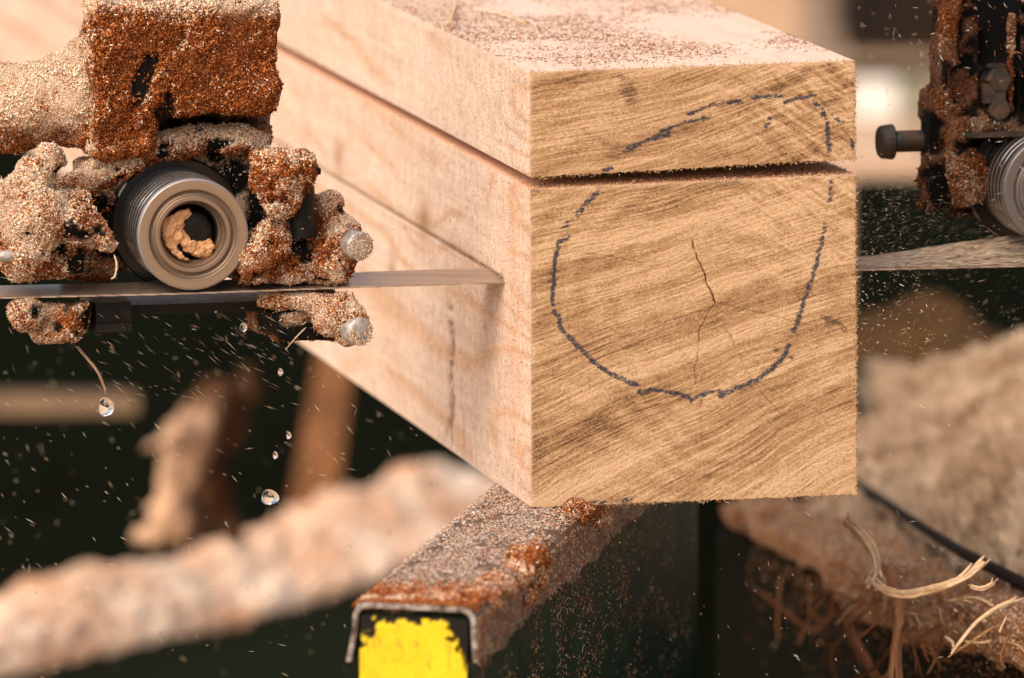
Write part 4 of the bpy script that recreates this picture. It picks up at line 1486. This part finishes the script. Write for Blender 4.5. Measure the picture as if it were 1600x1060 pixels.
def dust_sheet(name, rows, nu, nv, amp, freq, skirt, c0, c1, seed, parent=None, m=None, grains=0, pal=None, rough=0.25):
    G = spline_rows(rows, nu, nv)
    V = G.reshape(-1, 3)
    f = grid_faces(nu, nv)
    T = np.concatenate([f[:, [0, 1, 2]], f[:, [0, 2, 3]]])
    N = vnormals(V, T)
    if N[:, 2].mean() < 0:
        N = -N
        f = f[:, ::-1]
        T = T[:, ::-1]
    h = fbm(V[:, 0] * freq, V[:, 1] * freq, V[:, 2] * freq, seed, 5, 0.55) - 0.5
    h2 = fbm(V[:, 0] * freq * 8, V[:, 1] * freq * 8, V[:, 2] * freq * 8, seed + 2, 3) - 0.5
    V = V + N * (h * 2 * amp + h2 * amp * rough * 2)[:, None]
    k = np.clip((fbm(V[:, 0] * freq * 2.2, V[:, 1] * freq * 2.2, V[:, 2] * freq * 2.2, seed + 21, 4) - 0.5) * 2.6 + 0.5, 0, 1)
    k2 = fbm(V[:, 0] * freq * 0.7, V[:, 1] * freq * 0.7, V[:, 2] * freq * 0.7, seed + 9, 3)
    col = lerp(c0, c1, np.clip(k * 0.6 + (k2 - 0.3) * 1.0, 0, 1))
    # skirt so that it is a body with thickness
    ij = np.arange(nu * nv).reshape(nu, nv)
    rim = np.concatenate([ij[0, :], ij[1:, -1], ij[-1, -2::-1], ij[-2:0:-1, 0]])
    low = V[rim].copy()
    low[:, 2] -= skirt
    n0 = len(V)
    k_ = len(rim)
    i = np.arange(k_)
    sk = np.stack([rim, n0 + i, n0 + (i + 1) % k_, rim[(i + 1) % k_]], 1)
    o = obj(name, np.concatenate([V, low]), np.concatenate([f, sk]), m or M['soft'], parent, np.concatenate([col, col[rim] * 0.9]), True)
    if grains:
        p, n = sample(V, T, grains)
        kk = fbm(p[:, 0] * freq * 0.7, p[:, 1] * freq * 0.7, p[:, 2] * freq * 0.7, seed + 9, 3)
        cc = np.where((rng.random(len(p)) < 0.5)[:, None], pick(pal[0], len(p)), pick(pal[1], len(p)))
        grain_obj('sawdust_grains', p, n, rng.gamma(3, 0.0007, len(p)) + 0.0008, rng.uniform(0.0007, 0.0016, len(p)), cc, o, 0.3, 0.4)
    return o


def row(pts):
    return [P(float(x), float(y), float(d)) for x, y, d in pts]


# ---- left: machine frame rail heaped with sawdust, sunlight put into its pale colour
fr_l = empty('frame_rail', P(300.0, 1060.0, 7.55), 'dark green frame rail heaped with blurred pale sawdust at lower left', 'rail')
A0, A1 = P(-160.0, 1010.0, 7.42), P(800.0, 800.0, 8.25)
d_ = (A1 - A0) / np.linalg.norm(A1 - A0)
s_ = np.cross(d_, ZX)
s_ /= np.linalg.norm(s_)
if s_[1] < 0:
    s_ = -s_
mb = MB()
mb.hexa([A0 - ZX * .16 - s_ * .05, A1 - ZX * .16 - s_ * .05, A1 - ZX * .16 + s_ * .14, A0 - ZX * .16 + s_ * .14, A0 - ZX * .012 - s_ * .05, A1 - ZX * .012 - s_ * .05, A1 - ZX * .012 + s_ * .14, A0 - ZX * .012 + s_ * .14])
mb.build('rail_beam', M['green'], fr_l)
o = dust_sheet('heaped_sawdust', [
    row([(-160, 1070, 7.38), (0, 1034, 7.45), (150, 1004, 7.56), (300, 968, 7.68), (430, 934, 7.78), (560, 900, 7.88), (680, 860, 7.98), (800, 830, 8.08)]),
    row([(-160, 1020, 7.42), (0, 985, 7.48), (150, 955, 7.60), (300, 920, 7.72), (430, 884, 7.83), (560, 845, 7.93), (680, 800, 8.04), (800, 790, 8.14)]),
    row([(-160, 985, 7.47), (0, 945, 7.54), (150, 905, 7.66), (300, 868, 7.78), (430, 826, 7.88), (560, 785, 7.99), (680, 738, 8.11), (800, 755, 8.20)]),
    row([(-160, 975, 7.54), (0, 938, 7.60), (150, 898, 7.72), (300, 858, 7.84), (430, 815, 7.94), (560, 772, 8.05), (680, 724, 8.18), (800, 748, 8.26)]),
    row([(-160, 1000, 7.58), (0, 970, 7.64), (150, 925, 7.76), (300, 885, 7.88), (430, 845, 7.98), (560, 800, 8.10), (680, 760, 8.23), (800, 780, 8.30)])],
    300, 90, 0.019, 9, 0.012, (0.62, 0.31, 0.16), (0.96, 0.85, 0.70), 71, fr_l, None, 3500, (PALE[:4], PINK[:3]), 0.7)
o['kind'] = 'stuff'

# broken branch standing in the dust
mb = MB()
mb.tube(row([(244, 856, 7.52), (264, 800, 7.52), (288, 740, 7.52), (322, 668, 7.52), (348, 605, 7.52)]), [0.013, 0.020, 0.027, 0.031, 0.024], 9)
mb.tube(row([(338, 690, 7.62), (366, 655, 7.62), (392, 622, 7.62), (386, 580, 7.62)]), [0.026, 0.024, 0.016, 0.005], 8)
mb.tube(row([(310, 742, 7.64), (345, 790, 7.64), (378, 856, 7.64)]), [0.022, 0.017, 0.010], 7)
mb.tube(row([(318, 672, 7.52), (270, 684, 7.48), (216, 706, 7.46)]), [0.012, 0.010, 0.003], 7)
mb.tube(row([(205, 842, 7.52), (250, 822, 7.52), (300, 828, 7.52), (352, 812, 7.52)]), [0.004, 0.012, 0.016, 0.006], 7)
mb.tube(row([(225, 800, 7.54), (270, 770, 7.54), (300, 715, 7.54)]), [0.005, 0.010, 0.010], 6)
mb.tube(row([(352, 640, 7.52), (336, 600, 7.52), (332, 572, 7.52)]), [0.018, 0.010, 0.003], 6)
V, T = remesh(mb, 0.006)
V = smooth_mesh(V, T, 2)
N = vnormals(V, T)
h = fbm(V[:, 0] * 45, V[:, 1] * 45, V[:, 2] * 20, 5, 4) - 0.5
V = V + N * (h * 0.034 + 0.012 * (fbm(V[:, 0] * 160, V[:, 1] * 160, V[:, 2] * 50, 6, 3) - 0.5))[:, None]
px, py, _ = project(V)
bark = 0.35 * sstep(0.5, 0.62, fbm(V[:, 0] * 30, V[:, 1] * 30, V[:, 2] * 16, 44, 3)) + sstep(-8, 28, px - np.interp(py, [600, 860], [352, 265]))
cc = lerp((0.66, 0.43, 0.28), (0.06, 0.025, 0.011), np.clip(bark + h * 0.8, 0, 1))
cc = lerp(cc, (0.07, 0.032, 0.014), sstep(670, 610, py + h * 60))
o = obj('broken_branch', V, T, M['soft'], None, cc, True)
tag(o, 'broken forked branch with peeled pale wood stuck in the sawdust of the left rail', 'branch')

# brown post, pale plank and panel behind
mb = MB().hexa(row([(448, 815, 8.5), (520, 815, 8.45), (520, 815, 8.6), (448, 815, 8.65), (506, 500, 8.5), (562, 500, 8.45), (562, 500, 8.6), (506, 500, 8.65)]))
tag(mb.build('wooden_post', M['postwood']), 'leaning brown wooden post in the dark under the timber', 'post')
mb = MB().hexa(row([(-200, 650, 8.5), (215, 646, 8.5), (205, 640, 8.7), (-200, 640, 8.7), (-200, 618, 8.5), (215, 620, 8.5), (205, 612, 8.7), (-200, 610, 8.7)]))
tag(mb.build('plank', simple_mat('brown plank', (0.05, 0.025, 0.011), (0.22, 0.14, 0.08), 5, 0.9)), 'blurred brown plank lying across the dark green panel at far left', 'plank')
zg = 0.0
mb = MB()
pA, pB = P(-700.0, 700.0, 9.2), P(1200.0, 700.0, 9.2)
for_z = lambda p, z: np.array([p[0], p[1], z])
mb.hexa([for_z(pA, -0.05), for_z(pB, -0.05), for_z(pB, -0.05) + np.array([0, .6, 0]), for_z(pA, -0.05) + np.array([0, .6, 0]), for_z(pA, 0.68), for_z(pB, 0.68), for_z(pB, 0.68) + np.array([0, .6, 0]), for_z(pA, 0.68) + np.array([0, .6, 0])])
tag(mb.build('machine_housing', M['shadegreen']), 'large dark green machine housing in shade behind the left rail', 'machine')
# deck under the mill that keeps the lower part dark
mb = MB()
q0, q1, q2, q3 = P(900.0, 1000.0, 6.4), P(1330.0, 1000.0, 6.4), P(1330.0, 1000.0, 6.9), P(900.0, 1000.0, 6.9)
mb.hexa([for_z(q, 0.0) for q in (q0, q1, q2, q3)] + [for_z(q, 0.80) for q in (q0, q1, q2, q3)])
tag(mb.build('bed_support', M['shadegreen']), 'dark green bed support in shade below the timber end', 'support')

# ---- right: sawdust heap, ledge, rod
heap = dust_sheet('sawdust_heap', [
    row([(1290, 880, 5.75), (1370, 890, 5.65), (1450, 930, 5.5), (1530, 985, 5.35), (1600, 1030, 5.25), (1690, 1080, 5.15)]),
    row([(1270, 800, 6.0), (1370, 785, 5.95), (1450, 835, 5.75), (1530, 885, 5.55), (1600, 925, 5.4), (1690, 970, 5.3)]),
    row([(1270, 745, 6.3), (1370, 725, 6.2), (1450, 740, 6.05), (1530, 745, 5.9), (1600, 735, 5.8), (1690, 740, 5.7)]),
    row([(1270, 690, 6.6), (1370, 650, 6.5), (1450, 655, 6.4), (1530, 650, 6.3), (1600, 640, 6.2), (1690, 630, 6.15)]),
    row([(1270, 640, 6.9), (1370, 598, 6.8), (1450, 575, 6.7), (1530, 560, 6.65), (1600, 548, 6.6), (1690, 530, 6.55)]),
    row([(1270, 650, 7.2), (1370, 610, 7.1), (1450, 590, 7.0), (1530, 580, 6.95), (1600, 565, 6.9), (1690, 550, 6.9)])],
    300, 320, 0.030, 17, 0.12, (0.26, 0.155, 0.085), (0.62, 0.47, 0.33), 73, None, None, 2500, (PALE * 0.75, PINK * 0.8), 0.6)
tag(heap, 'brown heap of loose sawdust right of the timber', 'sawdust', None, 'stuff')

rail_r = empty('frame_rail', P(1600.0, 1180.0, 5.15), 'dark green frame rail crusted with sawdust at lower right under curled shavings', 'rail')
B0, B1 = P(1120.0, 800.0, 6.05), P(1720.0, 1070.0, 5.05)
d_ = (B1 - B0) / np.linalg.norm(B1 - B0)
s_ = np.cross(d_, ZX)
s_ /= np.linalg.norm(s_)
if s_[1] < 0:
    s_ = -s_
mb = MB()
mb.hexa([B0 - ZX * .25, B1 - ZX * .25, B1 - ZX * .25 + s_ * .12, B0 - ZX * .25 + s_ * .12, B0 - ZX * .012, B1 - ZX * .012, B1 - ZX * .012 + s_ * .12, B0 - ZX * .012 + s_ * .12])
mb.build('rail_beam', M['shadegreen'], rail_r)
o = dust_sheet('sawdust_crust', [
    row([(1160, 842, 6.12), (1240, 898, 5.95), (1340, 958, 5.69), (1432, 996, 5.49), (1534, 1022, 5.34), (1720, 1120, 5.13)]),
    row([(1142, 826, 6.06), (1230, 876, 5.87), (1336, 938, 5.61), (1430, 978, 5.41), (1531, 1005, 5.26), (1720, 1102, 5.06)]),
    row([(1135, 815, 6.05), (1225, 862, 5.85), (1335, 922, 5.6), (1430, 962, 5.4), (1530, 988, 5.25), (1720, 1085, 5.05)]),
    row([(1135, 792, 6.03), (1235, 838, 5.83), (1340, 893, 5.59), (1440, 930, 5.39), (1540, 952, 5.24), (1720, 1035, 5.03)]),
    row([(1165, 775, 6.06), (1270, 815, 5.87), (1365, 868, 5.64), (1455, 905, 5.43), (1550, 930, 5.29), (1720, 1000, 5.08)]),
    row([(1200, 775, 6.1), (1300, 805, 5.95), (1385, 845, 5.72), (1470, 888, 5.5), (1560, 915, 5.36), (1720, 985, 5.15)])],
    240, 90, 0.014, 34, 0.003, (0.20, 0.085, 0.034), (0.52, 0.31, 0.17), 75, rail_r, None, 22000, (PINK, PALE))
o['kind'] = 'stuff'
n = 1500
t = rng.random(n) * 0.9 + 0.1
p = B0 + (B1 - B0) * t[:, None] - s_ * 0.001 - ZX * (rng.gamma(1.3, 0.02, n) + 0.012)[:, None]
V, Fc = grains_arrays(p, np.tile(-s_, (n, 1)), rng.gamma(3, 0.0006, n) + 0.0006, rng.uniform(0.0005, 0.0011, n))
o = obj('sawdust_specks', V, Fc, M['dust'], rail_r, np.repeat(pick(PINK, n), 6, axis=0))
o['kind'] = 'stuff'

mb = MB().tube(row([(1330, 750, 6.02), (1375, 780, 5.86), (1440, 824, 5.66), (1500, 862, 5.48), (1560, 893, 5.35), (1640, 934, 5.21), (1720, 974, 5.07)]), [0.003, 0.0032, 0.0036, 0.0039, 0.0041, 0.0043, 0.0043], 12)
tag(mb.build('steel_rod', M['darkbrown'], None, True), 'thin black rod lying across the sawdust at lower right', 'rod')

PW = (0.66, 0.46, 0.28)
PW_ = PW
strand('wood_shaving', row([(1316, 812, 5.22), (1340, 830, 5.21), (1362, 860, 5.2), (1368, 890, 5.19), (1358, 915, 5.18)]), 0.0038, 'pale curled shaving rising from the right rail left of the long shaving', 'shaving', None, PW)
strand('wood_shaving', row([(1360, 908, 5.17), (1385, 925, 5.14), (1420, 930, 5.12), (1470, 918, 5.1), (1515, 900, 5.1), (1548, 874, 5.11)]), 0.0042, 'long pale split shaving curling right across the black rod', 'shaving', None, PW)
strand('wood_shaving', row([(1512, 914, 5.1), (1530, 920, 5.09), (1548, 914, 5.09), (1560, 904, 5.09)]), 0.0016, 'short thin pale splinter curl beside the black rod', 'shaving', None, PW)
strand('wood_shaving', row([(1600, 935, 5.07), (1560, 950, 5.06), (1525, 975, 5.05), (1502, 1002, 5.04), (1486, 1022, 5.03)]), 0.0020, 'frayed pale splinter hanging over the rail at lower right edge', 'shaving', None, PW)
strand('wood_shaving', row([(1562, 975, 5.06), (1535, 992, 5.05), (1508, 1010, 5.04), (1482, 1027, 5.03)]), 0.0014, 'thin brown splinter hanging below the frayed pale splinter', 'shaving', None, (0.42, 0.24, 0.10))
for k_ in range(26):
    x0_ = rng.uniform(1300, 1600)
    y0_ = np.interp(x0_, [1300, 1430, 1600], [880, 945, 985]) + rng.uniform(-30, 45)
    dd = np.interp(x0_, [1300, 1430, 1600], [5.55, 5.25, 5.08])
    an = rng.uniform(-0.5, 2.2)
    ll = rng.uniform(18, 60)
    strand('splinter', row([(x0_, y0_, dd), (x0_ + ll * 0.5 * math.cos(an) + rng.normal(0, 5), y0_ + ll * 0.5 * math.sin(an) + rng.normal(0, 5), dd - 0.01), (x0_ + ll * math.cos(an), y0_ + ll * math.sin(an), dd - 0.015)]),
           rng.uniform(0.0005, 0.0012), 'fine loose splinter among the tangle on the dusty right rail', 'splinter', 'fine splinters on the right rail', tuple(pick(np.array([PW_, (0.40, 0.24, 0.12), (0.26, 0.12, 0.05)]), 1)[0]), 0.5)
for k_ in range(16):
    x0_ = rng.uniform(1215, 1480)
    y0_ = np.interp(x0_, [1200, 1430, 1600], [880, 970, 1010]) + rng.uniform(-8, 12)
    dd = np.interp(x0_, [1200, 1430, 1600], [5.75, 5.27, 5.1])
    ll = rng.uniform(40, 130)
    sl = rng.normal(0.1, 0.45)
    bow = rng.normal(0, 22)
    strand('bark_thread', row([(x0_, y0_, dd), (x0_ + ll * 0.33 * sl + bow * 0.7, y0_ + ll * 0.33, dd - 0.01), (x0_ + ll * 0.66 * sl + bow, y0_ + ll * 0.66, dd - 0.012), (x0_ + ll * sl, y0_ + ll, dd - 0.012)]),
           rng.uniform(0.0006, 0.0018), 'thin bark thread of the tangle hanging under the dusty right rail', 'bark thread', 'bark threads hanging under the right rail', tuple(pick(np.array([(0.30, 0.14, 0.06), (0.20, 0.085, 0.035), (0.12, 0.05, 0.02)]), 1)[0]), 0.5)
# bark strips hanging under the right rail
BK = (0.24, 0.105, 0.045)
strand('bark_strip', row([(1378, 880, 5.26), (1392, 910, 5.24), (1402, 960, 5.23), (1396, 1010, 5.22), (1388, 1080, 5.21)]), 0.0048, 'thick reddish bark strip hanging straight down from the right rail', 'bark strip', None, (0.32, 0.15, 0.075), 0.6)
strand('bark_strip', row([(1398, 952, 5.24), (1368, 975, 5.25), (1340, 1000, 5.26)]), 0.0016, 'thin bark strip slanting left from the thick hanging strip', 'bark strip', None, BK, 0.6)
strand('bark_strip', row([(1322, 960, 5.45), (1335, 1000, 5.44), (1355, 1035, 5.43), (1375, 1075, 5.42)]), 0.0040, 'brown bark strip curving down left of the thick hanging strip', 'bark strip', None, BK, 0.6)
strand('bark_strip', row([(1416, 960, 5.3), (1425, 1000, 5.3), (1442, 1060, 5.3)]), 0.0014, 'thin bark thread hanging right of the thick strip', 'bark strip', None, BK, 0.6)
strand('bark_strip', row([(1180, 920, 5.7), (1225, 955, 5.68), (1270, 985, 5.66), (1300, 965, 5.64), (1302, 930, 5.62)]), 0.0030, 'dark looped bark strip under the dusty rail edge', 'bark strip', None, (0.15, 0.06, 0.025), 0.6)

# ---- things behind on the right
def pxbox(name, m, x0, y0, x1, y1, d, dep, label, cat, to_ground=False):
    mb = MB()
    a_ = P(float(x0), float(y1), d); b_ = P(float(x1), float(y1), d); t_ = P(float(x0), float(y0), d)
    z0 = -0.03 if to_ground else a_[2]
    z1 = t_[2]
    y = np.array([0, dep, 0])
    q = [a_, b_, b_ + y, a_ + y]
    mb.hexa([for_z(k, z0) for k in q] + [for_z(k, z1) for k in q])
    o = mb.build(name, m)
    bv = o.modifiers.new('bevel', 'BEVEL')
    bv.width = 0.006
    bv.segments = 2
    return tag(o, label, cat)


pxbox('machine_housing', M['shadegreen'], 1330, 284, 1700, 560, 8.6, 0.06, 'dark machine housing in shade behind the sawdust heap', 'machine', True)
pxbox('plank_stack', M['palewood'], 1300, 250, 1450, 400, 10.6, 0.42, 'pale stack of sawn planks behind the bolt of the right guide', 'planks', True)
pxbox('plastic_tub', M['white'], 1330, 122, 1404, 190, 10.96, 0.05, 'white plastic tub standing on the pale planks', 'tub')
pxbox('crate', M['greygreen'], 1405, 122, 1452, 190, 10.96, 0.05, 'grey green crate beside the white tub on the planks', 'crate')
pxbox('log', M['darkbrown'], 1320, -120, 1520, 88, 13.0, 0.5, 'dark brown log pile top behind the right guide', 'log')
pxbox('plank', M['darkbrown'], 1320, 108, 1520, 121, 10.95, 0.06, 'dark plank lying over the white tub', 'plank')
pxbox('wooden_post', M['greywood'], 1256, -150, 1306, 200, 12.0, 0.12, 'grey weathered post behind the top board', 'post', True)
pxbox('board_wall', M['palewood'], 1040, -200, 1258, 200, 13.5, 0.1, 'bright pale board fence behind the top board', 'fence', True)
# brown mound behind the heap
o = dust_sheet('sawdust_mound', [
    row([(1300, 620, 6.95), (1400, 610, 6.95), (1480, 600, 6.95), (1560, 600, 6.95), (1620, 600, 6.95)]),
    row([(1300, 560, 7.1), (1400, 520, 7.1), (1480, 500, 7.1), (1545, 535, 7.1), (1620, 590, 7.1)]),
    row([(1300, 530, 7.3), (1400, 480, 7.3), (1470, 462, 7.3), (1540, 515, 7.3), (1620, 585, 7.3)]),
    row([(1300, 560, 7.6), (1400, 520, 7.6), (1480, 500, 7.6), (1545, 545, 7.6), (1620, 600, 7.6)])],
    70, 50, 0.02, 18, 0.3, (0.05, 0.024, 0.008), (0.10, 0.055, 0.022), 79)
tag(o, 'dark brown mound behind the sawdust heap', 'sawdust', None, 'stuff')

# ================================================================== WATER DROPS
def drop(px, py, a_, rx, ry, label):
    c = PA(np.array(float(px)), np.array(float(py)), a_)
    mb = MB().sphere(c, 1.0 / 2600, None, 28, 18, (rx, rx, ry))
    v, f, _ = mb.arrays()
    q = v - c
    k = 1 + 0.12 * np.sin(q[:, 0] * 2600 / rx * 2 + q[:, 2] * 2600 / ry * 2.3)
    o = obj('water_drop', c + q * k[:, None], f, M['water'], None, None, True)
    tag(o, label, 'water drop', 'water drops falling from the blade guide')


drop(165, 637, 0.08, 12, 15, 'large water drop hanging from the fibre under the left guide')
drop(421, 778, 0.06, 14, 12, 'largest round water drop falling in front of the brown post')
drop(430, 712, 0.06, 4, 6, 'small water drop just above the largest falling drop')
drop(438, 582, 0.06, 4, 6, 'small water drop highest under the right foot of the left guide')
drop(451, 681, 0.07, 4, 6, 'small water drop between the highest drop and the largest drop')
drop(380, 512, 0.07, 6, 7, 'water drop clinging below the lower plate of the left guide')

# ================================================================== FLYING SAWDUST
P_, D_, Ln, Wd, Cc = [], [], [], [], []


def fly(n, x0, x1, y0, y1, d0, d1, ang, spread, l0, l1, pal=PALE, wmul=1.0):
    px, py = rng.uniform(x0, x1, n), rng.uniform(y0, y1, n)
    d = rng.uniform(d0, d1, n)
    p = P(px, py, d)
    an = np.radians(ang + rng.normal(0, spread, n))
    v = np.cos(an)[:, None] * CX - np.sin(an)[:, None] * CU + rng.normal(0, 0.25, (n, 1)) * CF
    v /= np.linalg.norm(v, axis=1)[:, None]
    P_.append(p); D_.append(v)
    Ln.append((l0 + (l1 - l0) * rng.random(n) ** 1.6) / 2600)
    Wd.append(rng.uniform(0.5, 1.5, n) / 2600 * wmul)
    Cc.append(pick(pal, n) * np.array([0.82, 0.88, 0.9]))


fly(300, 0, 700, 480, 1060, 4.8, 5.35, 42, 22, 4, 22, PALE, 0.8)
fly(150, 150, 470, 490, 640, 4.95, 5.2, 32, 8, 8, 30, PALE, 0.55)
fly(160, 0, 720, 480, 1060, 5.3, 5.9, 45, 30, 5, 14, PALE, 1.5)
fly(240, 1338, 1600, 270, 430, 4.8, 5.5, -8, 20, 4, 26, PALE * 0.6, 0.6)
fly(130, 1338, 1420, 290, 420, 4.95, 5.3, -20, 40, 3, 10, PALE * 0.8, 0.7)
fly(650, 1338, 1500, 270, 430, 4.8, 5.6, -10, 30, 1, 5, PALE * 0.6, 0.5)
fly(500, 1338, 1600, 330, 560, 4.8, 5.8, -10, 40, 1, 4, PALE, 0.5)
fly(160, 1338, 1460, 420, 560, 4.95, 5.2, 20, 50, 2, 9, PALE, 1.2)
fly(90, 1340, 1600, 430, 560, 5.0, 5.4, -5, 25, 6, 18)
fly(120, 1340, 1600, 0, 280, 4.95, 5.4, 40, 50, 4, 16)
fly(120, 1340, 1600, 540, 1060, 4.95, 5.3, 35, 25, 4, 18)
fly(90, 600, 1340, 800, 1060, 4.8, 5.2, 50, 30, 3, 12)
fly(70, 450, 800, 0, 560, 4.8, 5.0, 40, 40, 3, 10)
p, v, l, wd, c = map(np.concatenate, (P_, D_, Ln, Wd, Cc))
n = len(p)
e_ = np.cross(v, CF + rng.normal(0, 0.3, (n, 3)))
e_ /= np.linalg.norm(e_, axis=1)[:, None]
g_ = np.cross(v, e_)
L2, W2 = (l / 2)[:, None], (wd / 2)[:, None]
V = np.stack([p - v * L2, p + v * L2, p + e_ * W2, p - e_ * W2, p + g_ * W2, p - g_ * W2], 1).reshape(-1, 3)
t = np.array([[0, 2, 4], [2, 1, 4], [1, 3, 4], [3, 0, 4], [2, 0, 5], [1, 2, 5], [3, 1, 5], [0, 3, 5]])
Fc = (np.arange(n)[:, None, None] * 6 + t[None]).reshape(-1, 3)
o = obj('flying_sawdust', V, Fc, M['chip'], None, np.repeat(c, 6, axis=0))
tag(o, 'fine wood slivers flying through the air around the blade', 'sawdust', None, 'stuff')
